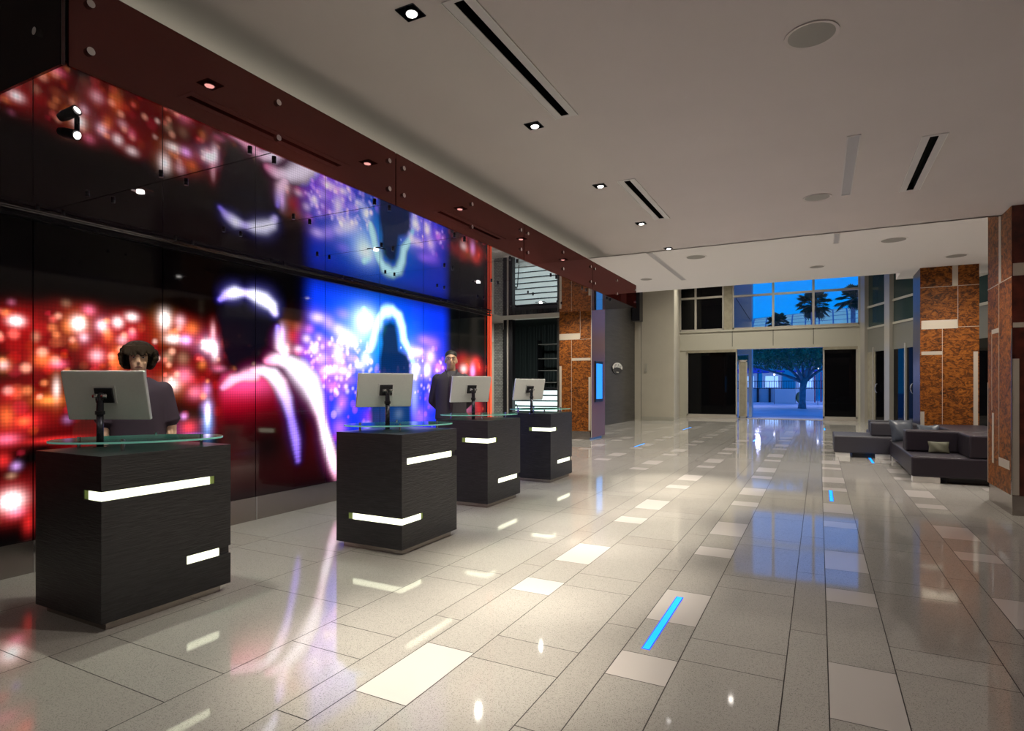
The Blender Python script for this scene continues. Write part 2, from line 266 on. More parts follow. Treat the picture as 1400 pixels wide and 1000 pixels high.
BLOBS=[(2.29,1.95,0.042,0.033,2.5,2.38,2.38),(2.29,1.95,0.085,0.064,0.56,0.02,0.02),(2.72,1.97,0.044,0.048,3,2.85,2.85),(2.72,1.97,0.089,0.092,0.56,0.16,0.03),(2.65,1.94,0.043,0.054,0.8,0.22,0.04),(2.9,1.97,0.035,0.038,1.8,1.35,1.53),(2.9,1.97,0.071,0.071,0.42,0.1,0.19),(3.03,2.01,0.037,0.038,2,1.9,1.9),(3.03,2.01,0.074,0.073,0.49,0.01,0.01),(3.15,2.07,0.045,0.033,1.8,1.71,1.71),(3.15,2.07,0.09,0.062,0.42,0.01,0.01),(2.8,2.09,0.04,0.037,1,0.25,0.45),(2.8,2.09,0.08,0.07,0.35,0.01,0.01),(3.07,1.86,0.037,0.032,0.8,0.6,0.68),(3.07,1.86,0.075,0.061,0.42,0.01,0.01),(2.76,1.86,0.028,0.031,1,0.75,0.85),(2.76,1.86,0.056,0.058,0.35,0.09,0.16),(3.15,1.92,0.032,0.039,0.8,0.2,0.36),(3.15,1.92,0.064,0.074,0.42,0.01,0.01),(2.95,1.89,0.036,0.05,0.7,0.2,0.03),(2.95,1.89,0.072,0.096,0.35,0.01,0.01),(2.69,1.8,0.038,0.042,0.3,0.08,0.01),(2.63,2.13,0.032,0.03,0.28,0.17,0.1),(2.26,2.09,0.023,0.022,0.4,0.1,0.18),(2.42,1.84,0.025,0.034,0.4,0.25,0.15),(3.45,2.09,0.049,0.082,3,2.85,2.85),(3.45,2.09,0.1,0.156,0.49,0.14,0.02),(3.53,1.9,0.065,0.035,2,1.9,1.9),(3.53,1.9,0.132,0.066,0.28,0.08,0.01),(3.66,1.9,0.045,0.035,1.65,0.88,2.2),(3.66,1.9,0.091,0.067,0.42,0.1,0.19),(3.6,2.08,0.044,0.049,1,0.75,0.85),(3.6,2.08,0.089,0.093,0.35,0.01,0.01),(3.72,2.01,0.062,0.057,0.8,0.22,0.04),(3.72,2.01,0.124,0.109,0.28,0.01,0.01),(3.82,2.26,0.032,0.044,0.32,0.2,0.12),(3.91,1.86,0.065,0.052,3,2.85,2.85),(3.91,1.86,0.132,0.098,0.32,0.17,0.42),(3.97,1.8,0.033,0.067,1.8,1.71,1.71),(3.97,1.8,0.066,0.127,0.35,0.09,0.16),(3.95,1.99,0.025,0.081,0.9,0.68,0.77),(3.95,1.99,0.049,0.155,0.35,0.01,0.01),(4.09,1.88,0.043,0.053,0.9,0.03,0.03),(2.86,1.71,0.046,0.043,1,0.75,0.85),(2.86,1.71,0.093,0.083,0.56,0.02,0.02),(2.47,1.66,0.061,0.046,0.9,0.25,0.05),(2.47,1.66,0.123,0.088,0.35,0.01,0.01),(2.57,1.63,0.047,0.029,1,0.25,0.45),(2.57,1.63,0.095,0.056,0.42,0.01,0.01),(3.48,1.72,0.043,0.048,0.48,0.3,0.18),(3.63,1.72,0.052,0.056,0.28,0.17,0.1),(2.21,1.61,0.027,0.028,0.9,0.68,0.77),(2.21,1.61,0.055,0.052,0.35,0.1,0.02),(2.26,1.4,0.056,0.05,0.8,0.02,0.02),(2.23,1.22,0.041,0.066,0.6,0.17,0.03),(2.23,1.22,0.083,0.126,0.35,0.01,0.01),(2.36,1.18,0.068,0.051,1.1,0.03,0.03),(2.36,1.18,0.137,0.097,0.28,0.01,0.01),(2.34,1.18,0.038,0.028,0.7,0.2,0.03),(2.23,1.05,0.065,0.033,0.9,0.23,0.41),(2.23,1.05,0.131,0.063,0.49,0.01,0.01),(2.29,0.84,0.028,0.028,0.75,0.4,1),(2.26,0.77,0.028,0.022,0.4,0.25,0.15),(2.26,0.58,0.065,0.061,3,2.85,2.85),(2.26,0.58,0.132,0.116,0.84,0.03,0.03),(2.29,0.49,0.047,0.034,1,0.25,0.45),(2.29,0.49,0.095,0.064,0.42,0.01,0.01),(2.21,0.89,0.041,0.05,0.9,0.03,0.03),(2.37,0.38,0.034,0.08,0.8,0.02,0.02),(2.51,1.34,0.067,0.029,1.4,0.39,0.07),(2.51,1.34,0.135,0.055,0.35,0.1,0.02),(2.56,1.43,0.021,0.071,1.2,1.14,1.14),(2.56,1.43,0.042,0.134,0.35,0.1,0.02),(3.64,1.55,0.068,0.064,1.1,0.28,0.5),(3.64,1.55,0.137,0.121,0.35,0.01,0.01),(3.76,1.39,0.07,0.058,0.9,0.23,0.41),(3.76,1.39,0.142,0.109,0.35,0.01,0.01),(3.52,1.47,0.065,0.055,1.4,1.33,1.33),(3.52,1.47,0.132,0.105,0.42,0.12,0.02),(3.88,1.42,0.04,0.051,0.6,0.32,0.8),(3.64,1.16,0.03,0.028,0.83,0.44,1.1),(3.69,1.05,0.069,0.057,1,0.03,0.03),(3.69,1.05,0.139,0.108,0.14,0.04,0.01),(3.83,1.66,0.04,0.036,0.6,0.17,0.03),(2.64,1.18,0.032,0.03,0.26,0.14,0.35),(4.02,1.63,0.067,0.03,0.7,0.17,0.32),(3.02,1.68,0.049,0.102,0.8,0.22,0.04),(3.04,1.71,0.087,0.064,0.7,0.02,0.02),(2.55,1.02,0.186,0.023,1.0,0.03,0.03),(3.56,1.86,0.466,0.244,0.13,0.0,0.0),(2.79,1.93,0.455,0.196,0.2,0.01,0.01),(2.33,1.89,0.146,0.141,0.15,0.0,0.0),(4.89,2.24,0.086,0.076,0.8,0.22,0.04),(4.89,2.24,0.173,0.144,0.28,0.01,0.01),(5.05,2.19,0.078,0.077,0.7,0.2,0.03),(5.05,2.19,0.158,0.147,0.21,0.01,0.01),(4.97,2.03,0.099,0.077,0.5,0.01,0.01),(4.81,2.04,0.042,0.117,1.5,0.8,2),(4.81,2.04,0.084,0.222,0.32,0.34,0.42),(4.84,1.86,0.074,0.084,1.6,1.2,1.36),(4.84,1.86,0.149,0.159,0.35,0.09,0.16),(5.22,2.14,0.07,0.053,0.9,0.23,0.41),(5.36,2.29,0.109,0.054,1.1,0.83,0.94),(5.36,2.29,0.22,0.102,0.17,0.06,0.28),(5.19,2.02,0.058,0.044,1.2,0.9,1.02),(5.55,2.24,0.088,0.073,0.68,0.36,0.9),(5.71,2.18,0.092,0.065,1,0.75,0.85),(5.84,2.1,0.122,0.095,1.2,1.14,1.14),(5.84,2.1,0.247,0.18,0.21,0.07,0.35),(5.31,1.91,0.059,0.053,1.8,1.71,1.71),(5.31,1.91,0.12,0.101,0.17,0.06,0.28),(5.49,1.98,0.1,0.073,0.6,0.15,0.27),(5.71,1.86,0.078,0.112,1.5,1.42,1.42),(5.71,1.86,0.158,0.213,0.21,0.07,0.35),(5.97,2.04,0.112,0.077,1,0.75,0.85),(5.97,2.04,0.226,0.146,0.17,0.06,0.28),(6.23,1.83,0.074,0.069,1.6,1.52,1.52),(6.23,1.83,0.148,0.132,0.26,0.28,0.35),(5.55,1.65,0.114,0.046,1.4,1.33,1.33),(5.55,1.65,0.231,0.087,0.35,0.09,0.16),(5.81,1.65,0.094,0.047,1.3,1.23,1.23),(5.81,1.65,0.19,0.09,0.17,0.06,0.28),(6.11,1.73,0.086,0.049,1.2,1.14,1.14),(6.11,1.73,0.174,0.093,0.17,0.06,0.28),(5.95,1.82,0.083,0.058,0.68,0.36,0.9),(5.08,1.87,0.113,0.052,0.6,0.15,0.27),(5.06,1.89,0.056,0.034,0.8,0.76,0.76),(5.38,2.05,0.073,0.054,0.6,0.32,0.8),(5.43,1.8,0.098,0.063,0.8,0.6,0.68),(6.16,2.17,0.176,0.157,0.6,0.64,0.8),(5.81,2.38,0.121,0.066,0.36,0.12,0.6),(5.62,1.45,0.103,0.046,0.8,0.2,0.36),(5.78,1.25,0.08,0.094,0.8,0.2,0.36),(5.71,1.14,0.065,0.065,0.4,0.25,0.15),(5.88,1.53,0.165,0.057,0.36,0.12,0.6),(5.43,1.53,0.098,0.054,0.6,0.15,0.27),(5.74,0.92,0.106,0.094,0.6,0.15,0.27),(5.62,0.79,0.103,0.055,0.5,0.01,0.01),(5.31,0.73,0.107,0.053,0.5,0.12,0.23),(5.81,1.34,0.345,0.378,0.03,0.03,0.5),(5.43,1.08,0.199,0.271,0.02,0.01,0.27),(5.22,0.47,0.141,0.07,1.6,0.4,0.72),(5.38,0.52,0.109,0.063,1.8,1.35,1.53),(5.38,0.52,0.222,0.119,0.42,0.1,0.19),(5.33,0.35,0.108,0.054,1.05,0.56,1.4),(5.06,0.34,0.078,0.043,0.36,0.54,1.8),(5.53,0.43,0.088,0.091,1.6,1.2,1.36),(5.53,0.43,0.178,0.173,0.35,0.09,0.16),(5.17,0.72,0.057,0.052,1.4,1.05,1.19),(5.17,0.72,0.115,0.1,0.42,0.1,0.19),(4.92,0.38,0.097,0.051,0.4,0.01,0.01),(7.4,1.97,0.132,0.067,1.6,1.2,1.36),(7.4,1.97,0.267,0.127,0.25,0.08,0.42),(7.74,1.92,0.1,0.092,1.5,1.12,1.27),(7.74,1.92,0.203,0.176,0.21,0.07,0.35),(7.23,1.94,0.073,0.088,1.4,1.33,1.33),(7.23,1.94,0.146,0.167,0.21,0.22,0.28),(7.34,1.7,0.093,0.089,2,1.9,1.9),(7.34,1.7,0.187,0.169,0.26,0.28,0.35),(7.65,1.71,0.079,0.092,2,1.9,1.9),(7.65,1.71,0.159,0.174,0.25,0.08,0.42),(7.97,1.76,0.105,0.071,1,0.25,0.45),(7.97,1.76,0.212,0.135,0.21,0.07,0.35),(7.57,2.17,0.156,0.068,0.54,0.18,0.9),(7.8,2.13,0.163,0.093,0.42,0.14,0.7),(7.47,1.83,0.6,0.338,0.11,0.04,0.45),(7.57,1.32,0.441,0.398,0.03,0.03,0.6),(7.31,1.32,0.092,0.266,0.45,0.48,0.6),(7.76,1.26,0.101,0.139,0.4,0.1,0.18),(7.47,0.98,0.153,0.135,0.42,0.14,0.7),(7.76,0.62,0.204,0.093,0.3,0.1,0.5),(8.72,1.75,0.096,0.063,1.2,1.14,1.14),(8.72,1.75,0.193,0.12,0.49,0.01,0.01),(9.02,1.72,0.075,0.104,1.2,0.64,1.6),(9.02,1.72,0.152,0.197,0.49,0.01,0.01),(9.14,1.91,0.129,0.078,0.9,0.03,0.03),(8.7,1.94,0.168,0.101,0.4,0.01,0.01),(8.92,1.84,0.251,0.103,0.35,0.1,0.02),(9.24,1.76,0.158,0.119,0.8,0.02,0.02),(8.44,1.86,0.161,0.099,0.35,0.01,0.01),(8.87,1.43,0.198,0.128,0.6,0.15,0.27),(9.12,1.23,0.154,0.117,0.7,0.02,0.02),(8.82,1.05,0.196,0.102,0.5,0.12,0.23),(9.24,1.03,0.131,0.119,0.6,0.02,0.02),(3.89,1.17,0.024,0.095,2.0,1.9,1.9),(3.89,1.12,0.049,0.161,0.21,0.56,1.4),(3.88,1.25,0.048,0.044,0.6,0.32,0.8),(3.72,0.97,0.108,0.021,0.24,0.16,0.8),(3.63,1.03,0.23,0.085,0.02,0.01,0.1),(6.94,1.03,0.12,0.107,0.66,1.87,2.2),(6.94,1.05,0.086,0.064,2.5,2.38,2.38),(6.3,0.92,0.12,0.05,0.6,0.45,0.51),(6.45,1.03,0.188,0.101,0.7,0.02,0.02),(6.69,0.91,0.131,0.062,0.5,0.12,0.23),(6.23,2.35,0.194,0.139,1.8,1.71,1.71),(6.23,2.35,0.364,0.238,0.15,0.42,0.5),(6.74,3.37,0.016,0.01,0,0.0,0.0)]  # video wall shapes here and below: image pixel positions converted to wall Y, Z
HEAD=[(4.0, 2.11), (4.01, 2.26), (4.09, 2.37), (4.21, 2.45), (4.37, 2.48), (4.54, 2.47), (4.68, 2.41), (4.76, 2.28), (4.78, 2.1), (4.76, 1.94), (4.74, 1.8), (4.61, 1.73), (4.42, 1.68), (4.24, 1.59), (4.12, 1.67), (4.04, 1.81)]
BODYP=[(4.03, 0.76), (4.03, 1.44), (4.07, 1.56), (4.24, 1.62), (4.47, 1.66), (4.62, 1.73), (4.78, 1.79), (4.97, 1.74), (5.19, 1.65), (5.33, 1.53), (5.39, 1.3), (5.48, 0.89), (5.62, 0.42), (5.71, -0.06), (4.03, 0.24)]
WOMAN=[(6.55, 2.18), (6.59, 2.32), (6.74, 2.39), (6.87, 2.36), (6.92, 2.18), (6.95, 1.99), (7.13, 1.93), (7.22, 1.82), (7.22, 1.32), (7.23, 0.22), (6.35, 0.33), (6.32, 1.14), (6.5, 1.54), (6.51, 1.84), (6.56, 2.05)]
STROKES={'halo': [(4.03, 2.34, 0.027, (0.5, 0.35, 1.6)), (4.11, 2.4, 0.041, (1.1, 0.9, 1.8)), (4.21, 2.44, 0.05, (2, 2, 2.2)), (4.33, 2.45, 0.044, (1.1, 0.9, 1.8)), (4.45, 2.44, 0.053, (2, 2, 2.2)), (4.57, 2.41, 0.063, (2, 2, 2.2)), (4.67, 2.36, 0.057, (2, 2, 2.2)), (4.73, 2.26, 0.033, (1.1, 0.9, 1.8))], 'neck': [(4.76, 2.12, 0.025, (0.5, 0.35, 1.6)), (4.79, 2.02, 0.05, (1.1, 0.9, 1.8)), (4.81, 1.9, 0.067, (2, 1.5, 1.8)), (4.87, 1.79, 0.06, (2, 1.5, 1.8))], 'sh2': [(4.62, 1.73, 0.04, (1.6, 0.5, 0.9)), (4.76, 1.76, 0.066, (2, 1.5, 1.8)), (4.93, 1.72, 0.087, (2, 2, 2.2)), (5.09, 1.63, 0.109, (2, 2, 2.2)), (5.24, 1.5, 0.113, (2, 2, 2.2)), (5.33, 1.33, 0.086, (2, 2, 2.2)), (5.41, 1.11, 0.068, (2, 1.5, 1.8)), (5.5, 0.82, 0.07, (2, 2, 2.2)), (5.62, 0.5, 0.061, (2, 1.5, 1.8)), (5.71, 0.22, 0.052, (1.6, 0.5, 0.9))], 'sh1': [(4.42, 1.61, 0.038, (1.8, 0.9, 1.2)), (4.57, 1.62, 0.063, (2, 1.5, 1.8)), (4.69, 1.58, 0.073, (2, 2, 2.2)), (4.79, 1.48, 0.075, (2, 1.5, 1.8)), (4.88, 1.31, 0.068, (1.1, 0.9, 1.8)), (4.95, 1.08, 0.052, (0.5, 0.35, 1.6)), (5.02, 0.82, 0.044, (0.5, 0.35, 1.6)), (5.06, 0.53, 0.036, (0.2, 0.1, 0.7))], 'shl': [(4.07, 1.44, 0.034, (1.6, 0.5, 0.9)), (4.18, 1.52, 0.049, (1.8, 0.9, 1.2)), (4.33, 1.56, 0.059, (1.8, 0.9, 1.2)), (4.47, 1.58, 0.061, (1.8, 0.9, 1.2))], 'hair1': [(6.32, 1.95, 0.043, (1.3, 2.0, 2.2)), (6.38, 2.11, 0.079, (1.3, 2.0, 2.2)), (6.42, 2.26, 0.08, (1.3, 2.0, 2.2)), (6.5, 2.39, 0.073, (1.3, 2.0, 2.2)), (6.62, 2.5, 0.074, (1.3, 2.0, 2.2)), (6.79, 2.54, 0.077, (1.3, 2.0, 2.2)), (6.94, 2.47, 0.08, (1.3, 2.0, 2.2)), (7.02, 2.32, 0.081, (1.3, 2.0, 2.2)), (7.06, 2.14, 0.07, (1.3, 2.0, 2.2)), (7.2, 1.98, 0.062, (1.3, 2.0, 2.2)), (7.29, 1.8, 0.042, (0.3, 1.3, 1.8)), (7.31, 1.54, 0.032, (0.3, 1.3, 1.8))], 'hair2': [(6.2, 2.47, 0.07, (1.3, 2.0, 2.2)), (6.27, 2.4, 0.108, (1.3, 2.0, 2.2)), (6.2, 2.29, 0.082, (0.3, 1.3, 1.8))]}
# ---------------------------------------------------------------- mesh helpers
class MB:
    def __init__(s): s.v = []; s.f = []; s.mi = []; s.mats = []; s.cur = 0
    def use(s, m):
        m = M[m] if isinstance(m, str) else m
        if m not in s.mats: s.mats.append(m)
        s.cur = s.mats.index(m); return s
    def add(s, vs, fs):
        o = len(s.v); s.v += [tuple(map(float, p)) for p in vs]
        for f in fs: s.f.append(tuple(o + i for i in f)); s.mi.append(s.cur)
        return s
    def box(s, x0, x1, y0, y1, z0, z1):
        if x0 > x1: x0, x1 = x1, x0
        if y0 > y1: y0, y1 = y1, y0
        if z0 > z1: z0, z1 = z1, z0
        return s.add([(x0, y0, z0), (x1, y0, z0), (x1, y1, z0), (x0, y1, z0), (x0, y0, z1), (x1, y0, z1), (x1, y1, z1), (x0, y1, z1)],
                     [(0, 3, 2, 1), (4, 5, 6, 7), (0, 1, 5, 4), (1, 2, 6, 5), (2, 3, 7, 6), (3, 0, 4, 7)])
    def obox(s, p, d, t0, t1, n0, n1, z0, z1):     # box in the frame of a vertical plane: origin p, direction d
        nx, ny = -d[1], d[0]
        c = [(p[0] + d[0] * t + nx * k, p[1] + d[1] * t + ny * k) for t, k in ((t0, n0), (t1, n0), (t1, n1), (t0, n1))]
        return s.add([(*q, z0) for q in c] + [(*q, z1) for q in c], [(0, 3, 2, 1), (4, 5, 6, 7), (0, 1, 5, 4), (1, 2, 6, 5), (2, 3, 7, 6), (3, 0, 4, 7)])
    def prism(s, poly, z0, z1):
        n = len(poly)
        return s.add([(x, y, z0) for x, y in poly] + [(x, y, z1) for x, y in poly],
                     [tuple(range(n))[::-1], tuple(range(n, 2 * n))] + [(i, (i + 1) % n, n + (i + 1) % n, n + i) for i in range(n)])
    def tube(s, pts, rs, n=12, cap=True):
        pts = [np.array(p, float) for p in pts]
        if not hasattr(rs, '__len__'): rs = [rs] * len(pts)
        rings = []
        up = None
        for i, p in enumerate(pts):
            t = pts[min(i + 1, len(pts) - 1)] - pts[max(i - 1, 0)]; t = t / (np.linalg.norm(t) + 1e-9)
            if up is None: up = np.array([0, 0, 1.]) if abs(t[2]) < .9 else np.array([0, 1., 0])
            a = np.cross(t, up); a /= np.linalg.norm(a) + 1e-9; b_ = np.cross(a, t); up = b_
            r = rs[i]; ra, rb = (r if hasattr(r, '__len__') else (r, r))
            rings.append([p + a * ra * cos(2 * pi * k / n) + b_ * rb * sin(2 * pi * k / n) for k in range(n)])
        vs = [q for rg in rings for q in rg]; fs = []
        for i in range(len(rings) - 1):
            for k in range(n): fs.append((i * n + k, i * n + (k + 1) % n, (i + 1) * n + (k + 1) % n, (i + 1) * n + k))
        if cap:
            fs.append(tuple(range(n))[::-1]); fs.append(tuple((len(rings) - 1) * n + k for k in range(n)))
        return s.add(vs, fs)
    def cyl(s, p0, p1, r, n=16): return s.tube([p0, p1], r, n)
    def ell(s, c, r, n=16, m=10, rot=0):
        vs = []; fs = []
        for i in range(m + 1):
            th = pi * i / m
            for k in range(n):
                ph = 2 * pi * k / n; x = r[0] * sin(th) * cos(ph); y = r[1] * sin(th) * sin(ph)
                vs.append((c[0] + x * cos(rot) - y * sin(rot), c[1] + x * sin(rot) + y * cos(rot), c[2] + r[2] * cos(th)))
        for i in range(m):
            for k in range(n): fs.append((i * n + k, (i + 1) * n + k, (i + 1) * n + (k + 1) % n, i * n + (k + 1) % n))
        return s.add(vs, fs)
    def capsule(s, p0, p1, r0, r1, n=14):
        p0 = np.array(p0, float); p1 = np.array(p1, float); d = p1 - p0; L = np.linalg.norm(d); d /= L
        pts = []; rs = []
        for a in (80, 55, 25): pts.append(p0 - d * r0 * sin(radians(a))); rs.append(r0 * cos(radians(a)))
        pts += [p0, p1]; rs += [r0, r1]
        for a in (25, 55, 80): pts.append(p1 + d * r1 * sin(radians(a))); rs.append(r1 * cos(radians(a)))
        return s.tube(pts, rs, n)
    def build(s, name, parent=None, smooth=False, bevel=0, mods=None):
        o0 = parent['_org'] if parent is not None and '_org' in parent else (0, 0, 0)
        me = bpy.data.meshes.new(name)
        me.from_pydata([(x - o0[0], y - o0[1], z - o0[2]) for x, y, z in s.v], [], s.f)
        for m in s.mats: me.materials.append(m)
        me.polygons.foreach_set('material_index', s.mi)
        if smooth: me.polygons.foreach_set('use_smooth', [True] * len(s.f))
        me.update()
        o = bpy.data.objects.new(name, me); COL.objects.link(o)
        if parent is not None: o.parent = parent
        if bevel:
            b = o.modifiers.new('bevel', 'BEVEL'); b.width = bevel; b.segments = 2; b.limit_method = 'ANGLE'
        for f in (mods or []): f(o)
        if '_org' not in o: o['_org'] = o0
        return o
def mb(m): return MB().use(m)
def thing(name, loc, label, cat, group=None, rz=0):
    o = bpy.data.objects.new(name, None); COL.objects.link(o); o.location = loc; o.rotation_euler = (0, 0, rz)
    o.empty_display_size = .1
    o['_org'] = tuple(loc) if not rz else (0, 0, 0)
    tag(o, label, cat, group); return o
def tag(o, label, cat, group=None):
    o['label'] = label; o['category'] = cat
    if group: o['group'] = group
    return o
def struct(o): o['kind'] = 'structure'; return o
def dup(o, loc, label=None, rz=None):
    def rec(s, par):
        c = s.copy(); COL.objects.link(c)
        if par is not None: c.parent = par
        for ch in s.children: rec(ch, c)
        return c
    c = rec(o, None); c.location = loc
    if rz is not None: c.rotation_euler = (0, 0, rz)
    if label: c['label'] = label
    return c
def remesh(v, sm=8):
    def f(o):
        r = o.modifiers.new('remesh', 'REMESH'); r.mode = 'VOXEL'; r.voxel_size = v; r.use_smooth_shade = True
        s_ = o.modifiers.new('smooth', 'SMOOTH'); s_.factor = .6; s_.iterations = sm
    return f

# ---------------------------------------------------------------- floor
XS = []
for k in range(-13, 9):
    b0 = .04 + 1.004 * k; XS += [(b0, b0 + .305, 'n', k), (b0 + .305, b0 + .81, 'w', k), (b0 + .81, b0 + 1.004, 's', k)]
LONG0 = {-3: 1.38, -2: 2.17, -1: 3.68, 0: 2.944, 1: 4.53, 2: 3.9}
SHORT = {-2: 1.61, -1: 1.69, 0: 1.62, 1: 1.65}
rt = random.Random(3)
tiles = []
def cuts(a, seq, y1):
    out = []; y = a; i = 0
    while y < y1: out.append((y, y + seq[i % len(seq)], i % len(seq))); y += seq[i % len(seq)]; i += 1
    return out
for x0, x1, t, k in XS:
    if t == 'n':
        L = LONG0.get(k, rt.uniform(0, 2.4)) % 2.4
        # long white, grey, short white, grey
        for y0, y1, j in cuts(L - 2.4 * 3, (.60, 1.0, .30, .50), 29):
            tiles.append((x0, x1, y0, y1, 2 if j in (0, 2) and (x0 > -2.6 or y0 > 9.8) else 0))
    elif t == 'w':
        st = {0: 3.60, -1: 3.21, -2: 4.03, -3: 2.43}.get(k, rt.uniform(0, 1.3)) % 1.3
        for y0, y1, j in cuts(st - 6.5, (.305, .995), 29): tiles.append((x0, x1, y0, y1, j * 0 + (1 if rt.random() < .3 else 0)))
    else:
        st = {-1: 3.91, -2: 3.50, -3: 3.12, 0: 4.26}.get(k, rt.uniform(0, 1.24)) % 1.24
        for y0, y1, j in cuts(st - 6.2, (1.24,), 29): tiles.append((x0, x1, y0, y1, 1 if rt.random() < .3 else 0))
tiles = [(q[0], q[1], max(q[2], 9.4) if q[1] < -2.6 else q[2], q[3], q[4]) for q in tiles]
for i in range(-11, -2):                      # wider slabs under and behind the desks
    xa = .04 + 1.004 * i + .305
    for y0, y1, j in cuts(-4.4 + rt.uniform(0, .6), (1.0, .305, 1.0), 9.4): tiles.append((xa - 1.004, xa, y0, min(y1, 9.4), 1 if rt.random() < .3 else 0))
fl = MB(); g = .0026
for x0, x1, y0, y1, c in tiles:
    y0 = max(y0, -4.2); y1 = min(y1, 28.6); x0c = max(x0, -12.6); x1c = min(x1, 7.3)
    if y1 - y0 < .02 or x1c - x0c < .02: continue
    fl.use(('tile', 'tile_b', 'tile_w')[c]); fl.add([(x0c + g, y0 + g, 0), (x1c - g, y0 + g, 0), (x1c - g, y1 - g, 0), (x0c + g, y1 - g, 0)], [(0, 1, 2, 3)])
fl.use('grout').box(-12.6, 7.3, -4.2, 28.6, -.12, -.003)
struct(fl.build('floor'))

# ---------------------------------------------------------------- ceilings
def plate(z, x0, x1, y0, y1, holes, m, thick=.25):
    xs = sorted({x0, x1, *[h[0] for h in holes], *[h[1] for h in holes]}); ys = sorted({y0, y1, *[h[2] for h in holes], *[h[3] for h in holes]})
    p = mb(m)
    for a, b_ in zip(xs, xs[1:]):
        for c, d in zip(ys, ys[1:]):
            mx, my = (a + b_) / 2, (c + d) / 2
            if any(h[0] < mx < h[1] and h[2] < my < h[3] for h in holes): continue
            p.add([(a, c, z), (b_, c, z), (b_, d, z), (a, d, z)], [(0, 3, 2, 1)])
    p.box(x0, x1, y0, y1, z + thick, z + thick + .05)
    p.add([(x0, y1, z), (x1, y1, z), (x1, y1, z + thick), (x0, y1, z + thick)], [(0, 1, 2, 3)])
    p.add([(x0, y0, z), (x1, y0, z), (x1, y0, z + thick), (x0, y0, z + thick)], [(0, 1, 2, 3)])
    return p
SLOTS = [(-1.685, 2.645, 4.125), (-1.685, 5.72, 7.19), (.83, 5.84, 7.33)]
h = .058
holes = [(ROW_X - h, ROW_X + h, y - h, y + h) for y in ROW_Y] + [(x - .03, x + .03, a, b_) for x, a, b_ in SLOTS]
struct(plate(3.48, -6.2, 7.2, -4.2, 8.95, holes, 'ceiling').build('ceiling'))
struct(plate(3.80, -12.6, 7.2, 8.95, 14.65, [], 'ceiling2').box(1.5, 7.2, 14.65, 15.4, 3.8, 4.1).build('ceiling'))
struct(mb('ceiling').box(-6.2, 7.2, 8.90, 8.95, 3.48, 3.9).build('trim_1'))
struct(plate(7.0, -12.6, 7.2, 14.65, 28.6, [], 'ceiling').box(-12.6, 1.5, 14.65, 14.75, 4.1, 7).box(1.5, 7.2, 15.4, 15.5, 3.8, 7).build('ceiling'))

def circle(cx, cy, r, n=40): return [(cx + r * cos(2 * pi * i / n), cy + r * sin(2 * pi * i / n)) for i in range(n)]
def downlight(x, y, label):
    t = thing('recessed_downlight', (x, y, 3.48), label, 'downlight', 'row of square ceiling downlights')
    hh = .058
    b = mb('lampcan').box(x - hh - .003, x - hh, y - hh, y + hh, 3.476, 3.62).box(x + hh, x + hh + .003, y - hh, y + hh, 3.476, 3.62).box(x - hh, x + hh, y - hh - .003, y - hh, 3.476, 3.62).box(x - hh, x + hh, y + hh, y + hh + .003, 3.476, 3.62).box(x - hh, x + hh, y - hh, y + hh, 3.61, 3.62)
    b.build('housing', t)
    mb('lampcan').tube([(x, y, 3.6), (x + .008, y, 3.47)], [.036, .036], 20).build('lamp_head', t, smooth=False)
    mb('lampwhite').tube([(x + .008, y, 3.4695), (x + .0083, y, 3.464)], [.030, .027], 20).build('lens', t)
    return t
ordw = ['nearest the camera', 'second from the camera', 'third from the camera, middle one', 'fourth from the camera', 'farthest, at the ceiling step']
for y, o_ in zip(ROW_Y, ordw): downlight(ROW_X, y, 'square recessed downlight in the row of five, ' + o_)

def slot(x, a, b_, label):
    t = thing('linear_air_slot', (x, a, 3.48), label, 'air vent', 'black ceiling slots')
    mb('slotblack').box(x - .03, x + .03, a, b_, 3.55, 3.56).box(x - .032, x - .03, a, b_, 3.479, 3.56).box(x + .03, x + .032, a, b_, 3.479, 3.56).box(x - .03, x + .03, a - .002, a, 3.479, 3.56).box(x - .03, x + .03, b_, b_ + .002, 3.479, 3.56).build('recess', t)
    f = mb('frame_ceiling')
    for x0, x1 in ((x - .085, x - .031), (x + .031, x + .085)): f.box(x0, x1, a - .03, b_ + .03, 3.474, 3.4795)
    f.box(x - .031, x + .031, a - .03, a, 3.474, 3.4795).box(x - .031, x + .031, b_, b_ + .03, 3.474, 3.4795)
    f.use('white').box(x + .085, x + .09, a - .03, b_ + .03, 3.470, 3.4795).box(x - .09, x - .085, a - .03, b_ + .03, 3.470, 3.4795)
    f.build('frame', t)
slot(*SLOTS[0], 'long black slot in the ceiling at the top edge, nearest the camera')
slot(*SLOTS[1], 'black ceiling slot beside the third square downlight')
slot(*SLOTS[2], 'black ceiling slot at the right, near the burl wood column')
def strip(x0, x1, a, b_, z, label):
    t = thing('ceiling_access_strip', ((x0 + x1) / 2, a, z), label, 'ceiling panel')
    mb('slotgrey').box(x0 + .012, x1 - .012, a + .01, b_ - .01, z - .003, z + .0).build('panel', t)
    mb('frame_ceiling').box(x0, x0 + .01, a, b_, z - .006, z).box(x1 - .01, x1, a, b_, z - .006, z).box(x0, x1, a, a + .01, z - .006, z).box(x0, x1, b_ - .01, b_, z - .006, z).build('frame', t)
strip(.20, .30, 5.53, 7.22, 3.48, 'pale grey flush strip in the near ceiling, left of the right black slot')
strip(.20, .29, 10.4, 11.1, 3.80, 'short grey strip in the far bright ceiling between two round speakers')
strip(-2.71, -2.60, 10.4, 13.4, 3.80, 'long thin grey strip in the far bright ceiling above the canopy end')
